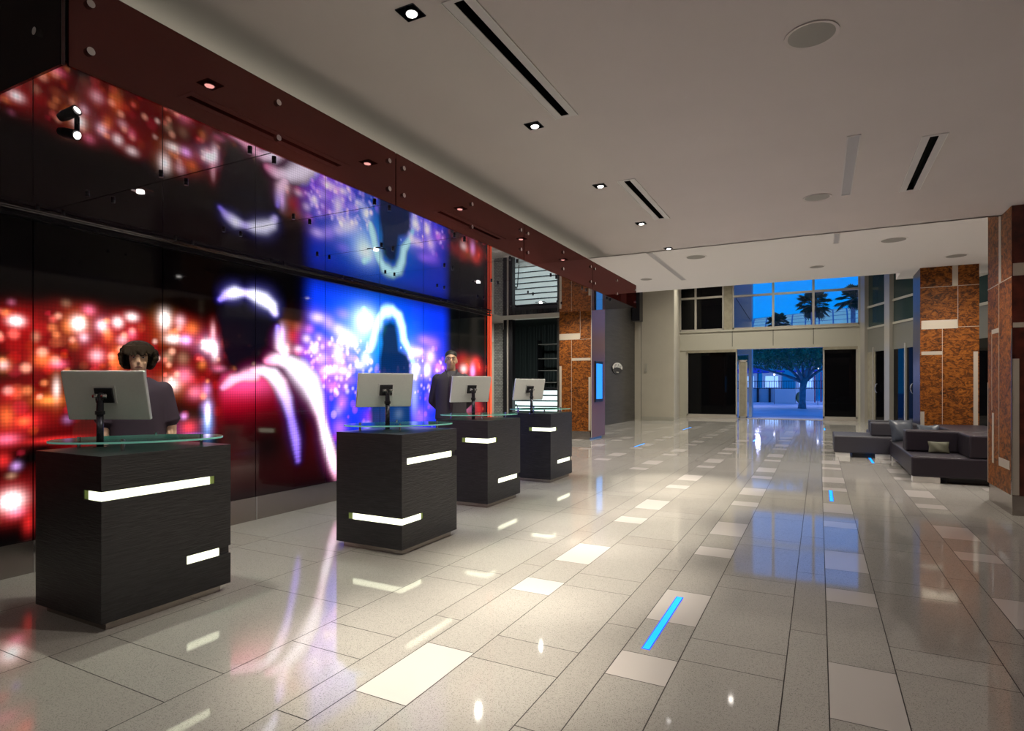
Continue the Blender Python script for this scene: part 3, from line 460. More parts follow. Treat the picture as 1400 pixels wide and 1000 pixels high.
def speaker(x, y, z, r, label):
    t = thing('ceiling_speaker', (x, y, z), label, 'ceiling speaker', 'round ceiling speakers')
    n = 48
    c0 = circle(x, y, r, n); c1 = circle(x, y, r * .86, n)
    g_ = MB().use('ceiling' if z < 3.6 else 'ceiling2')
    g_.add([(*p, z - .007) for p in c0] + [(*p, z - .003) for p in c1] + [(*p, z) for p in c0], [(i, (i + 1) % n, n + (i + 1) % n, n + i) for i in range(n)] + [(i, 2 * n + i, 2 * n + (i + 1) % n, (i + 1) % n) for i in range(n)])
    g_.build('rim', t, smooth=False)
    mb('speaker').prism(circle(x, y, r * .86, n), z - .0035, z - .001).build('grille', t)
for x, y, z, r, l in [(-.04, 3.84, 3.48, .145, 'large round grey speaker in the ceiling at the top right, nearest'), (-.02, 7.17, 3.48, .14, 'round grey speaker in the near ceiling, below the pale grey strip'),
                      (-1.99, 11.12, 3.8, .19, 'round speaker in the far bright ceiling right of the long grey strip'), (1.06, 11.28, 3.8, .20, 'round speaker in the far bright ceiling, large one at the right'),
                      (-.04, 13.12, 3.8, .145, 'small round speaker in the far ceiling above the blue windows'), (2.19, 13.17, 3.8, .18, 'round speaker in the far ceiling just before the far burl column'),
                      (-3.37, 12.93, 3.8, .145, 'small round speaker in the far ceiling above the canopy end')]:
    speaker(x, y, z, r, l)

# ---------------------------------------------------------------- walls
struct(mb('beige').box(-6.25, 7.25, -4.3, -4.2, 0, 3.6).build('wall_back'))
struct(mb('beige').box(7.2, 7.3, -4.2, 13.0, 0, 4.1).build('wall_right'))
struct(mb('darkmetal').box(-6.3, -6.2, -4.2, 9.6, 0, 3.9).box(-12.6, -6.2, 9.5, 9.6, 0, 4.1).build('wall_left'))
struct(mb('curtain').box(-12.7, -12.6, 9.6, 25.4, 0, 7.1).build('wall_left'))
st_ = mb('stone').box(-7.3, -7.1, 17.2, 25.3, 0, 7); st_.box(-7.1, -7.06, 17.2, 23.4, 0, 4.6); struct(st_.build('wall_left'))
struct(mb('beige').box(-7.1, -6.82, 25.3, 25.45, 0, 7).box(-6.80, -5.42, 25.28, 25.45, 0, 7).add([(-5.42, 25.28, 0), (-5.84, 28.5, 0), (-5.84, 28.5, 7), (-5.42, 25.28, 7)], [(0, 1, 2, 3)]).use('beige2').box(-6.8, -5.41, 25.265, 25.28, 0, .16).build('wall_far'))
t = thing('intercom_plate', (-6.60, 25.27, 2.1), 'small grey plate on the beige wall beside the dark stone wall', 'wall plate')
mb('beige2').box(-6.66, -6.55, 25.25, 25.278, 2.05, 2.42).build('cover', t); mb('steel').box(-6.635, -6.575, 25.245, 25.25, 2.1, 2.18).build('button', t)
t = thing('wall_box', (-6.9, 25.0, 4.2), 'black box mounted high on the wall beyond the canopy end', 'wall box')  # plain dark box, use unknown
mb('blackplastic').box(-7.05, -6.72, 24.7, 25.2, 4.22, 5.6).build('body', t, bevel=.01)
mb('darkmetal').box(-7.0, -6.8, 25.2, 25.29, 4.6, 5.0).build('bracket', t)

# far wall with entrance, Y = 28.5
Yw = 28.5
fw = mb('beige2')
fw.box(-5.9, 1.62, Yw, Yw + .35, 3.12, 4.0)
for xs in (-3.5, -1.8, -.22): fw.use('darkmetal').box(xs - .01, xs + .01, Yw - .006, Yw, 3.25, 4.0); 
fw.use('beige2').box(-5.9, 1.62, Yw - .03, Yw, 3.12, 3.22).box(-5.9, 1.62, Yw - .05, Yw, 3.95, 4.03)
fw.box(1.42, 1.62, Yw - .1, Yw + .35, 0, 3.2).box(1.5, 1.75, Yw - .2, Yw + .35, 0, 7)
fw.box(-5.9, -5.52, Yw, Yw + .35, 0, 3.12)
fw.use('concrete').box(-3.86, -3.5, Yw - .02, Yw + .35, 4.03, 7)
struct(fw.build('wall_far'))
def window(n, x0, x1, z0, z1, muls, trans, glass, Y=Yw, bar=.045):
    e = mb('mullion')
    e.box(x0, x0 + bar * 1.4, Y, Y + .12, z0, z1).box(x1 - bar * 1.4, x1, Y, Y + .12, z0, z1).box(x0, x1, Y, Y + .12, z0, z0 + bar * 1.5).box(x0, x1, Y, Y + .12, z1 - bar, z1)
    for m_ in muls: e.box(m_ - bar, m_ + bar, Y - .03, Y + .12, z0, z1)
    for z in trans: e.box(x0, x1, Y - .02, Y + .12, z - bar, z + bar)
    o = thing('window_%d' % n, (x0, Y, z0), '', ''); del o['label']; del o['category']; struct(o)
    e.build('window_frame', o)
    xs = [x0] + muls + [x1]; zs = [z0] + trans + [z1]
    for a, b_ in zip(xs, xs[1:]):
        for c, d in zip(zs, zs[1:]):
            mb(glass).box(a + .02, b_ - .02, Y + .05, Y + .062, c + .02, d - .02).build('pane', o)
window(1, -5.84, -3.87, 4.03, 7, [-5.11], [5.55], 'blackglass')
window(2, -3.49, 1.5, 4.03, 7, [-1.80, -.22], [5.52], 'glass')
window(3, -5.52, -3.29, .1, 3.12, [], [], 'blackglass')
window(4, .14, 1.42, .1, 3.12, [], [], 'blackglass')
struct(mb('steel').box(-5.52, -3.29, Yw - .03, Yw + .12, 0, .1).box(.14, 1.42, Yw - .03, Yw + .12, 0, .1).box(-3.29, .14, Yw - .02, Yw + .1, 0, .02).build('trim_2'))
struct(mb('concrete').box(-5.52, -3.29, Yw - .06, Yw, 3.0, 3.12).box(.14, 1.42, Yw - .06, Yw, 3.0, 3.12).build('trim_3'))
# open leaf of the entrance door
d = thing('door_1', (-3.27, Yw + .1, 0), '', ''); del d['label']; del d['category']; struct(d)
dl = mb('mullion')
for X in (-3.25, -2.94): dl.box(X, X + .06, Yw + .16, Yw + .22, 0, 2.6)
dl.box(-3.25, -2.88, Yw + .16, Yw + .22, 0, .09).box(-3.25, -2.88, Yw + .16, Yw + .22, 2.55, 2.64); dl.build('door_frame', d)
mb('concrete').box(-3.19, -2.94, Yw + .18, Yw + .2, .09, 2.55).build('door_panel', d)
t = thing('concrete_pier', (-3.2, 30.2, 0), 'tall pale concrete pier standing outside beside the open entrance', 'pillar')
mb('planter').box(-3.7, -2.82, 30, 30.7, 2.95, 7.6).build('pier_head', t); mb('planter').box(-2.96, -2.82, 30, 30.7, 0, 2.95).build('pier_leg', t)
mb('darkmetal').tube([(-3.55, 29.98, 5.7), (-2.9, 29.98, 4.6)], .012, 8).build('cable', t)

# angled glass wall at the far right
M['spandrel'] = mat('grey_spandrel', (.19, .185, .16), .4)
P0 = (1.62, 28.3); DR = (.33, -.944)
rw = mb('beige2')
T = [0, 2.05, 4.9, 8.1, 11.5, 16.6]
for k in range(len(T) - 1):
    rw.use('spandrel').obox(P0, DR, T[k], T[k + 1], 0, .15, 2.82, 3.75).use('beige2').obox(P0, DR, T[k], T[k + 1], 0, .15, 0, .12)
    rw.use('darkmetal').obox(P0, DR, T[k], T[k + 1], .0, .1, 6.2, 7).use('beige2')
rw.obox(P0, DR, 0, 16.6, -.02, .15, 4.60, 4.68).obox(P0, DR, 0, 16.6, -.02, .15, 3.75, 3.83)
rw.use('mullion')
for k in T[:-1]: rw.obox(P0, DR, k - .02 if k else 0, k + .38, -.12, .15, 0, 7)
rw.obox(P0, DR, .85, .93, -.03, .1, 0, 3.0).obox(P0, DR, 3.3, 3.38, -.03, .1, 0, 3.0)
rw.use('concrete').obox(P0, DR, .0, 1.0, 0, .1, 0, 2.82)
struct(rw.build('wall_right'))
o = thing('window_5', (P0[0], P0[1], 0), '', ''); del o['label']; del o['category']; struct(o)
M['dusk_glass'] = mat('dusky_green_glass', (.035, .06, .06), .1, spec=.5)
for k in range(len(T) - 1):
    a, b_ = T[k] + .38, T[k + 1]
    mb('dusk_glass').obox(P0, DR, a, b_, .03, .05, 3.83, 4.6).build('pane', o)
    mb('dusk_glass').obox(P0, DR, a, b_, .03, .05, 4.68, 6.2).build('pane', o)
    mb('blackglass').obox(P0, DR, a if k else 1.0, b_, .03, .05, .12, 2.82).build('pane', o)

for tt in (1.30, 3.95):                        # crescent door pulls on the dark glass
    hb = mb('chrome'); pts = []
    for q in range(13):
        a = radians(70 + q * 18.3); t_ = tt + .13 * cos(a); pts.append((P0[0] + DR[0] * t_ - .06 * .944, P0[1] + DR[1] * t_ - .06 * .33, 1.38 + .17 * sin(a)))
    hb.tube(pts, [.006 + .022 * sin(pi * q / 12) for q in range(13)], 8).build('door_handle', o, smooth=True)

# bar wall and lit bar at the left, beyond the canopy
bw = mb('white').box(-9.56, -9.1, 16.98, 17.2, 3.3, 3.82).box(-9.1, -7.1, 16.95, 17.2, 3.60, 3.84)
bw.use('beige').box(-12.6, -9.44, 17.0, 17.2, 0, 7).box(-9.56, -7.1, 17.0, 17.2, 3.84, 7)
bw.use('brick').box(-9.44, -9.11, 16.96, 17.2, 0, 3.50).use('darkmetal').box(-9.11, -8.78, 17.0, 17.2, 0, 3.6)
bw.use('white').box(-9.56, -9.44, 16.95, 17.2, 2.9, 3.5).use('steel').box(-8.96, -8.91, 16.96, 17.0, 0, 3.6)
struct(bw.build('wall_left'))
struct(mb('curtain').box(-12.6, -7.3, 24.9, 25.3, 0, 5).box(-12.6, -7.3, 17.2, 25.3, 4.2, 4.3).build('wall_left'))
t = thing('bar_curtain', (-10, 24, 0), 'dark pleated curtain hanging behind the bar opening', 'curtain')
c = mb('curtain'); n = 260; pts = [(-12.5 + 5.2 * i / n, 24.3 + .09 * sin(i * .9) + .04 * sin(i * .37)) for i in range(n + 1)]
c.add([(x, y, 0) for x, y in pts] + [(x, y, 4.2) for x, y in pts], [(i, i + 1, n + 2 + i, n + 1 + i) for i in range(n)]); c.build('cloth', t, smooth=True)
t = thing('bar_shelf_rack', (-10.2, 22.9, 0), 'dark shelf rack with thin metal shelves in the bar room', 'shelf')
mb('darkmetal').box(-10.6, -10.55, 22.8, 23.2, 0, 3.4).box(-9.6, -9.55, 22.8, 23.2, 0, 3.4).build('upright', t)
for z in (.6, 1.1, 1.6, 2.1, 2.6, 3.2): mb('steel').box(-10.55, -9.6, 22.8, 23.2, z, z + .03).build('shelf', t)
t = thing('lit_bar_counter', (-8.6, 18.6, 0), 'bar counter front of glowing white horizontal slats behind the fourth desk', 'bar counter')
mb('blackplastic').box(-10.8, -7.35, 18.64, 19.3, 0, 1.36).build('counter_body', t)
mb('darkmetal').box(-10.8, -7.33, 18.55, 19.3, 1.36, 1.40).build('counter_top', t)
for k in range(7): mb('barlight').box(-10.78, -7.35, 18.58, 18.64, .03 + k * .19, .03 + k * .19 + .135).build('glowing_slat', t)
for i, X in enumerate((-9.75, -9.3)):
    t = thing('bar_stool', (X, 18.0, 0), 'black bar stool standing before the glowing bar front, ' + ('left one' if i == 0 else 'right one'), 'bar stool', 'stools at the lit bar')
    mb('blackplastic').tube([(X, 18, .78), (X, 18, .83)], [.17, .18], 20).build('seat', t)
    for sx, sy in ((-1, -1), (1, -1), (-1, 1), (1, 1)): mb('darkmetal').tube([(X + sx * .13, 18 + sy * .13, .78), (X + sx * .17, 18 + sy * .17, 0)], .015, 8).build('leg', t)
t = thing('bar_spotlight', (-8.0, 18.0, 4.2), 'small bright spotlight under the ceiling of the bar room', 'spotlight')
mb('lampcan').tube([(-8.0, 18, 4.2), (-8.0, 17.95, 3.86)], .05, 14).build('can', t); mb('lampwhite').tube([(-8.0, 17.95, 3.858), (-8.0, 17.945, 3.85)], .04, 14).build('lens', t)
spot('bar_beam', (-8.8, 18.2, 4.1), (-9.5, 21, 0), 420, 130, 1, (.9, 1, .95), .04)

# round wall sign on the stone wall
t = thing('wall_sign', (-7.06, 22.6, 2.1), 'small oval sign with pale lettering on the dark stone wall', 'sign')
def yz_prism(b, poly, x0, x1):
    n = len(poly); return b.add([(x0, y, z) for y, z in poly] + [(x1, y, z) for y, z in poly], [tuple(range(n)), tuple(range(n, 2 * n))[::-1]] + [(i, n + i, n + (i + 1) % n, (i + 1) % n) for i in range(n)])
yz_prism(mb('blackplastic'), [(22.6 + .62 * cos(a), 2.12 + .20 * sin(a)) for a in np.linspace(0, 2 * pi, 36, endpoint=False)], -7.06, -7.03).build('plate', t)
yz_prism(mb('white'), [(22.6 + .66 * cos(a), 2.14 + .24 * sin(a)) for a in np.linspace(.25, pi - .25, 20)] + [(22.6 + .6 * cos(a), 2.08 + .12 * sin(a)) for a in np.linspace(pi - .3, .3, 20)], -7.03, -7.02).build('letter_band', t)
for i in range(6):
    a = 22.18 + i * .17; z = 2.21 + .06 * (1 - ((a - 22.6) / .5) ** 2)
    mb('blackplastic').box(-7.018, -7.012, a - .045, a - .02, z - .05, z + .05).box(-7.018, -7.012, a - .02, a + .03, z + (.02 if i % 2 else -.05), z + (.045 if i % 2 else -.02)).build('letter', t)
mb('beige2').box(-7.03, -7.02, 22.45, 22.75, 1.98, 2.02).build('small_line', t)
# ---------------------------------------------------------------- burl columns
def column(x0, x1, y0, y1, top, label, front, left, side='burl', right='redglass', leftmat='burl', frontmat='burl'):
    t = thing('burl_column', ((x0 + x1) / 2, (y0 + y1) / 2, 0), label, 'column')
    mb('steel_base').box(x0 + .005, x1 - .03, y0 + .005, y1 - .03, 0, .222).build('plinth', t)
    c = MB(); c.use(frontmat).add([(x0, y0, .222), (x1, y0, .222), (x1, y0, top), (x0, y0, top)], [(0, 1, 2, 3)])
    c.use(leftmat).add([(x0, y0, .222), (x0, y1, .222), (x0, y1, top), (x0, y0, top)], [(0, 3, 2, 1)])
    c.use(right).add([(x1, y0, .222), (x1, y1, .222), (x1, y1, top), (x1, y0, top)], [(0, 1, 2, 3)])
    c.use('burl').add([(x0, y1, .222), (x1, y1, .222), (x1, y1, top), (x0, y1, top)], [(0, 3, 2, 1)])
    c.use('darkmetal').add([(x0, y0, .222), (x1, y0, .222), (x1, y1, .222), (x0, y1, .222)], [(0, 1, 2, 3)])
    c.build('cladding', t)
    for a, b_, c_, d in front:
        thin = min(b_ - a, d - c_) < .03
        mb('inlay').box(a, b_, y0 - .004, y0, c_, d).build('metal_reveal' if thin else 'metal_inlay', t)
    for a, b_, c_, d in left:
        thin = min(b_ - a, d - c_) < .03
        mb('inlay').box(x0 - .004, x0, a, b_, c_, d).build('metal_reveal' if thin else 'metal_inlay', t)
    mb('chrome').box(x0 - .006, x0 + .004, y0 - .006, y0 + .004, .225, 2.1).build('corner_trim', t)
    return t
M['red_shade_burl'] = mat('shaded_burl', (.075, .014, .008), .3, noise=(9, .6))  # burl with the shade of the column front put into its colour
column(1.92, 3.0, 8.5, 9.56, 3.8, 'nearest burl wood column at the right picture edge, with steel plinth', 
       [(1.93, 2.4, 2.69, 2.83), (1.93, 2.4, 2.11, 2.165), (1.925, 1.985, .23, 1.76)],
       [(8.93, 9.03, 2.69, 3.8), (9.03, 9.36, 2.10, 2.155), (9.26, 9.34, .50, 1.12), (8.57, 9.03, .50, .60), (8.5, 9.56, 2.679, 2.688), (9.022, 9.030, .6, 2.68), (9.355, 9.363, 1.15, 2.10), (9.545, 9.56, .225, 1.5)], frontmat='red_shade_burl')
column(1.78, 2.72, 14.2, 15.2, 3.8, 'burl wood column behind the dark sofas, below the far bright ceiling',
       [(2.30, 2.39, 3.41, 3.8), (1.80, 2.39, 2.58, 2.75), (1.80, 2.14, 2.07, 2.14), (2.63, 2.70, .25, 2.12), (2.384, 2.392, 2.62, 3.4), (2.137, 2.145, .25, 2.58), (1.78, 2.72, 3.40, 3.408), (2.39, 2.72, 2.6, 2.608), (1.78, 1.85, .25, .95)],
       [], leftmat='bluereflect')
cl = column(-6.43, -5.50, 15.3, 16.3, 3.8, 'burl wood column at the left beyond the reception desks',
       [(-6.43, -5.82, 2.745, 2.905), (-5.815, -5.807, 2.78, 3.58), (-6.43, -5.5, 2.735, 2.742), (-6.07, -6.062, .25, 2.73), (-6.06, -5.51, 2.155, 2.225), (-6.43, -6.36, .25, 2.01), (-5.57, -5.51, .25, 1.70), (-6.43, -5.5, 3.58, 3.588)],
       [])
M['red_side'] = mat('mauve_gloss_panel', (.20, .10, .095), .25, spec=.3)
t = thing('glossy_side_panel', (-5.49, 16, .2), 'glossy mauve glass panel standing against the side of the left burl column', 'panel')
mb('red_side').box(-5.498, -5.49, 15.32, 16.45, .05, 3.8).build('glass_panel', t)
mb('inlay').box(-5.50, -5.485, 15.30, 15.32, .05, 3.8).build('edge_trim', t)
t = thing('info_display', (-5.46, 16.1, 1.1), 'tall narrow wall display glowing light blue on the mauve column side', 'screen')
mb('blackplastic').box(-5.489, -5.465, 15.56, 16.22, 1.02, 2.15).build('casing', t, bevel=.008)
mb('bluescreen').box(-5.465, -5.463, 15.64, 16.14, 1.10, 2.08).build('screen', t)

# ---------------------------------------------------------------- glass canopy over the desks
CY0, CY1, CX0, CX1, CZ = 1.35, 10.08, -5.45, -2.80, 2.81
t = thing('glass_canopy', (-4.1, 5.7, CZ), 'long dark red glass canopy with mirror underside hanging over the reception desks', 'canopy')
mb('darkmetal').box(-6.18, CX1 - .04, CY0 + .04, CY1 - .04, CZ + .03, 3.17).build('core_box', t)
fy = [1.355, 3.53, 5.69, 7.85, 10.08]
for a, b_ in zip(fy, fy[1:]):
    mb('fascia').box(CX1 - .012, CX1, a + .006, b_ - .006, CZ - .012, 3.19).build('fascia_panel', t)
mb('fascia_end').box(-6.18, CX1 - .02, CY0 - .012, CY0, CZ - .012, 3.62).build('end_panel', t)
mb('redglass').box(CX1 - .03, CX1 - .012, CY0 - .01, CY0 + .003, CZ - .012, 3.19).build('corner_strip', t)
mb('fascia').box(CX0 + .01, CX1 - .02, CY1, CY1 + .012, CZ, 3.17).build('end_panel', t)
for a in [1.35 + 1.078 * k for k in range(8)]:
    b_ = min(a + 1.078, CY1) if a < 8.7 else CY1
    mb('soffit').box(CX0 - .0, CX1 - .016, a + .005, b_ - .005, CZ, CZ + .012).build('mirror_panel', t)
mb('darkmetal').box(CX0 + .0, CX0 + .03, CY0, 9.6, CZ - .03, CZ - .004).use('chrome').box(CX0 + .03, CX0 + .033, CY0, 9.6, CZ - .012, CZ - .004).build('edge_rail', t)  # thin chrome line stands in for a highlight along the rail
mb('darkmetal').box(CX0 + .0, CX0 + .05, CY0, 9.6, CZ - .06, CZ - .036).build('edge_rail', t)
def stud_x(y, z): return mb('chrome').tube([(CX1, y, z), (CX1 + .014, y, z)], .017, 16).build('standoff', t, smooth=False)
for a, b_ in zip(fy, fy[1:]):
    for y in (a + .085, (a + b_) / 2, b_ - .085):
        for z in (3.10, 2.895): stud_x(y, z)
for k in range(1, 8):
    s_ = 1.35 + 1.078 * k
    for x in (-5.25, -4.58, -3.74, -2.91):
        for dy in (-.085, .085): mb('blackplastic').tube([(x, s_ + dy, CZ), (x, s_ + dy, CZ - .022)], .013, 12).build('soffit_stud', t)
for x in (-3.0, -4.1, -5.0):
    mb('chrome').tube([(x, CY0 - .012, 2.98), (x, CY0 - .026, 2.98)], .017, 16).build('standoff', t)
sl = ['over the first desk', 'over the gap after the second desk', 'over the third desk', 'over the fourth desk']
for (x, y), l in zip(SOFFIT_L, sl):
    q = thing('canopy_downlight', (x, y, CZ), 'lit downlight with bronze flaps in the canopy, ' + l, 'downlight', 'canopy downlights')
    for s_ in (-1, 1): mb('redglass').box(x + s_ * .03, x + s_ * .075, y - .05, y + .05, CZ - .006, CZ - .0005).build('flap', q)
    mb('lampwhite').tube([(x, y, CZ - .0005), (x, y, CZ - .016)], .024, 16).build('lens', q)
q = thing('hanging_spotlight', (-3.42, 1.70, CZ), 'black swivelling spotlight with bright lens hanging at the near canopy corner', 'spotlight')
mb('blackplastic').tube([(-3.42, 1.70, CZ - .0005), (-3.42, 1.70, CZ - .04)], .012, 10).build('stem', q)
mb('blackplastic').tube([(-3.50, 1.66, CZ - .035), (-3.47, 1.67, CZ - .045), (-3.40, 1.69, CZ - .065)], [.020, .026, .027], 18).build('lamp_head', q)
mb('lampwhite').tube([(-3.3995, 1.6902, CZ - .0652), (-3.397, 1.691, CZ - .0665)], .019, 18).build('lens', q)

# ---------------------------------------------------------------- video wall
VX, VZ0, VZ1, VY0, VY1 = -5.45, .25, 2.775, 1.36, 9.60
def seg_dist(Y, Z, pts, closed=False):
    d = np.full(Y.shape, 1e9); n = len(pts)
    for i in range(n if closed else n - 1):
        (ax, ay), (bx, by) = pts[i], pts[(i + 1) % n]
        ex, ey = bx - ax, by - ay; L = ex * ex + ey * ey + 1e-9
        tt = np.clip(((Y - ax) * ex + (Z - ay) * ey) / L, 0, 1)
        d = np.minimum(d, np.hypot(Y - ax - tt * ex, Z - ay - tt * ey))
    return d
def inside(Y, Z, pts):
    r = np.zeros(Y.shape, bool); n = len(pts)
    for i in range(n):
        (ax, ay), (bx, by) = pts[i], pts[(i + 1) % n]
        cnd = ((ay > Z) != (by > Z)) & (Y < (bx - ax) * (Z - ay) / (by - ay + 1e-12) + ax)
        r ^= cnd
    return r
def soft(Y, Z, pts, blur):
    d = seg_dist(Y, Z, pts, True); d = np.where(inside(Y, Z, pts), d, -d)
    return np.clip(.5 + d / (2 * blur), 0, 1)
def sst(a, b_, x): q = np.clip((x - a) / (b_ - a), 0, 1); return q * q * (3 - 2 * q)
def picture(Y, Z):
    img = np.zeros(Y.shape + (3,)); C = lambda *c: np.array(c, float)
    ad = lambda m, c: m[..., None] * C(*c)
    wob = .06 * np.sin(Y * 3.1) + .04 * np.sin(Y * 7.7 + 1)
    crowd = sst(2.16 + wob.max() * 0, 1.98, Z - wob) * sst(.35, .7, Z)
    leftm = sst(5.6, 4.9, Y)
    pat = np.clip(.5 + .6 * np.sin(Y * 5.3 + 2 * np.sin(Z * 4)) * np.sin(Z * 6.5 - Y * 2.1 + 1) + .25 * np.sin(Y * 13 + Z * 5), 0, 1)
    img += ad(crowd * leftm * pat * sst(.6, 1.5, Z + .3), (.20, .001, .002))
    img += ad(crowd * sst(4.9, 5.3, Y) * sst(6.1, 5.6, Y) * sst(2.1, 1.8, Z) * sst(1.25, 1.5, Z), (.35, .06, .45))
    # blue field and its cyan glow
    bl = sst(4.95, 5.35, Y) * sst(8.35, 8.02, Y) * sst(2.9, 2.55, Z + .0 * Y)
    img += ad(bl * sst(.2, 1.2, Z), (.003, .045, 1.15))
    img += ad(np.exp(-((Y - 6.55) / .75) ** 2 - ((Z - 2.1) / .42) ** 2), (.0, .42, .5))
    img += ad(np.exp(-((Y - 6.0) / .4) ** 2 - ((Z - 2.15) / .3) ** 2), (.0, .14, .2))
    img += ad(sst(8.1, 8.6, Y) * sst(.4, .8, Z) * .5, (.012, .02, .03))
    rb = random.Random(11)
    # deep crowd of soft lights
    for i in range(520):
        y = rb.uniform(1.36, 9.5); z = rb.gauss(1.55, .30) if rb.random() < .7 else rb.uniform(.35, 2.0)
        if z > 2.08 or z < .3: continue
        if 5.2 < y < 6.3: z = min(z, 2.0)
        if 6.1 < y < 7.5 and z > 1.75: continue
        s_ = rb.uniform(.025, .07)
        if y < 5.1:
            c = rb.choice([(.75, .01, .01), (.8, .10, .01), (.8, .02, .06), (.5, .01, .01), (.55, .14, .05)])
            if z > 2.04 or rb.random() < .15: continue
        elif y < 8.1: c = rb.choice([(.5, .1, .9), (.8, .3, .9), (.15, .08, 1), (.9, .5, .9), (.7, .1, .4)])
        else:
            c = rb.choice([(.8, .03, .02), (.9, .12, .03), (.6, .02, .05)])
            if z > 1.85 or z < .6: continue
        a = rb.uniform(.12, .6) * (.7 if y < 5.1 else 1.25); s_ *= (.8 if y < 5.1 else .75); sl = (abs(Y - y) < .3) & (abs(Z - z) < .3)
        m = np.zeros(Y.shape); rr = np.hypot(Y[sl] - y, Z[sl] - z) / s_
        m[sl] = (np.clip((1.15 - rr) * 4, 0, 1) * (.55 + .45 * np.clip(1.2 - rr, 0, 1))) * a; img += ad(m, c)
    for i in range(260):      # small sharp points in the crowd
        y = rb.uniform(5.15, 6.35) if i < 120 else (rb.uniform(1.36, 5.0) if i < 220 else rb.uniform(6.9, 8.1)); z = rb.uniform(1.35, 2.02 if i >= 120 else 2.1)
        s_ = rb.uniform(.016, .036); a = rb.uniform(.5, 1.3)
        c = rb.choice([(1, .8, 1), (1, .6, .9), (.8, .6, 1)]) if not 120 <= i < 220 else rb.choice([(1, .15, .12), (1, .45, .3), (1, .3, .1), (1, .7, .6)])
        sl = (abs(Y - y) < .1) & (abs(Z - z) < .1); m = np.zeros(Y.shape); rr = np.hypot(Y[sl] - y, Z[sl] - z) / s_
        m[sl] = np.exp(-rr ** 3) * a; img += ad(m, c)
    for y, z, ry, rz, r, g_, b_ in BLOBS:
        sl = (abs(Y - y) < ry * 3.4) & (abs(Z - z) < rz * 3.4); m = np.zeros(Y.shape)
        rr = ((Y[sl] - y) / ry) ** 2 + ((Z[sl] - z) / rz) ** 2
        m[sl] = np.exp(-rr * (1.0 if ry < .3 else 1.4)); img += ad(m, (r, g_, b_))
    top = sst(2.05, 2.25, Z) * sst(5.35, 5.05, Y)
    img *= (1 - top * .97)[..., None]
    # the seated figure seen from behind
    k = soft(Y, Z, BODYP, .05); lo = sst(1.25, .75, Z)
    body = ad(.10 + .75 * np.exp(-((Y - 4.2) / .5) ** 2 - ((Z - 1.35) / .2) ** 2), (.62, .0, .02)) + ad(1.25 * np.exp(-((Y - 4.32) / .40) ** 2 - ((Z - 1.50) / .13) ** 2), (1, .10, .35))
    body *= (1 - .93 * np.exp(-((Y - 4.62) / .36) ** 2 - ((Z - .80) / .30) ** 2))[..., None]
    body *= (1 - .8 * np.exp(-((Y - 5.12) / .10) ** 2 - ((Z - 1.0) / .35) ** 2))[..., None]
    body *= (1 - .6 * np.exp(-((Y - 4.15) / .12) ** 2 - ((Z - .95) / .16) ** 2))[..., None]
    body *= (.25 + .75 * sst(.3, 1.0, Z))[..., None]
    img = img * (1 - k)[..., None] + body * k[..., None]
    k = soft(Y, Z, HEAD, .045); img = img * (1 - k * .985)[..., None] + ad(k, (.003, .0025, .008))
    def stroke(img, pts, tint=(.6, .12, .75)):
        for (y0, z0, w0, c0), (y1, z1, w1, c1) in zip(pts, pts[1:]):
            for q in np.linspace(0, 1, 7)[:-1]:
                y, z, w_ = y0 + (y1 - y0) * q, z0 + (z1 - z0) * q, (w0 + (w1 - w0) * q); c = np.array(c0) * (1 - q) + np.array(c1) * q
                w_ *= 1 + .14 * sin(y * 17 + z * 13)
                sl = (abs(Y - y) < w_ * 4) & (abs(Z - z) < w_ * 4)
                r2 = ((Y[sl] - y) / w_) ** 2 + ((Z[sl] - z) / (w_ * .85)) ** 2
                g_ = np.exp(-r2 ** 1.3 * .7)[:, None] * c[None] + (.22 * np.exp(-r2 * .28))[:, None] * (c * np.array(tint))[None]
                img[sl] = np.maximum(img[sl], g_)
        return img
    for nm in ('shl', 'sh1', 'sh2', 'neck', 'halo'): img = stroke(img, STROKES[nm], (.22, .2, 1) if nm == 'halo' else (.75, .08, .45))
    k = soft(Y, Z, WOMAN, .05); img = img * (1 - .97 * k)[..., None] + ad(k, (.002, .02, .09)) + ad(k * sst(1.9, 1.2, Z), (0, .02, .07))
    for nm in ('hair1', 'hair2'): img = stroke(img, STROKES[nm], (0, .75, 1.1))
    img *= (sst(.20, .42, Z) * .85 + .15)[..., None]
    img *= (1 - .9 * sst(8.2, 8.5, Y) * sst(1.9, 2.2, Z))[..., None]
    return np.clip(img, 0, 2.4)
t = thing('video_wall', (VX, 5.5, 0), 'huge glowing video wall of red and blue concert lights behind the reception desks', 'video wall')
mb('blackplastic').box(VX - .25, VX - .02, VY0, VY1, .0, 2.8).build('casing', t)
mb('steel_base').box(VX - .02, VX + .015, VY0, VY1, 0, .25).build('skirting', t)
for y in (2.40, 4.46, 6.52, 8.58): mb('chrome').box(VX + .015, VX + .02, y - .006, y + .006, 0, .25).build('skirting_joint', t)
seams = [1.36, 2.40, 3.43, 4.46, 5.49, 6.52, 7.55, 8.58, 9.60]
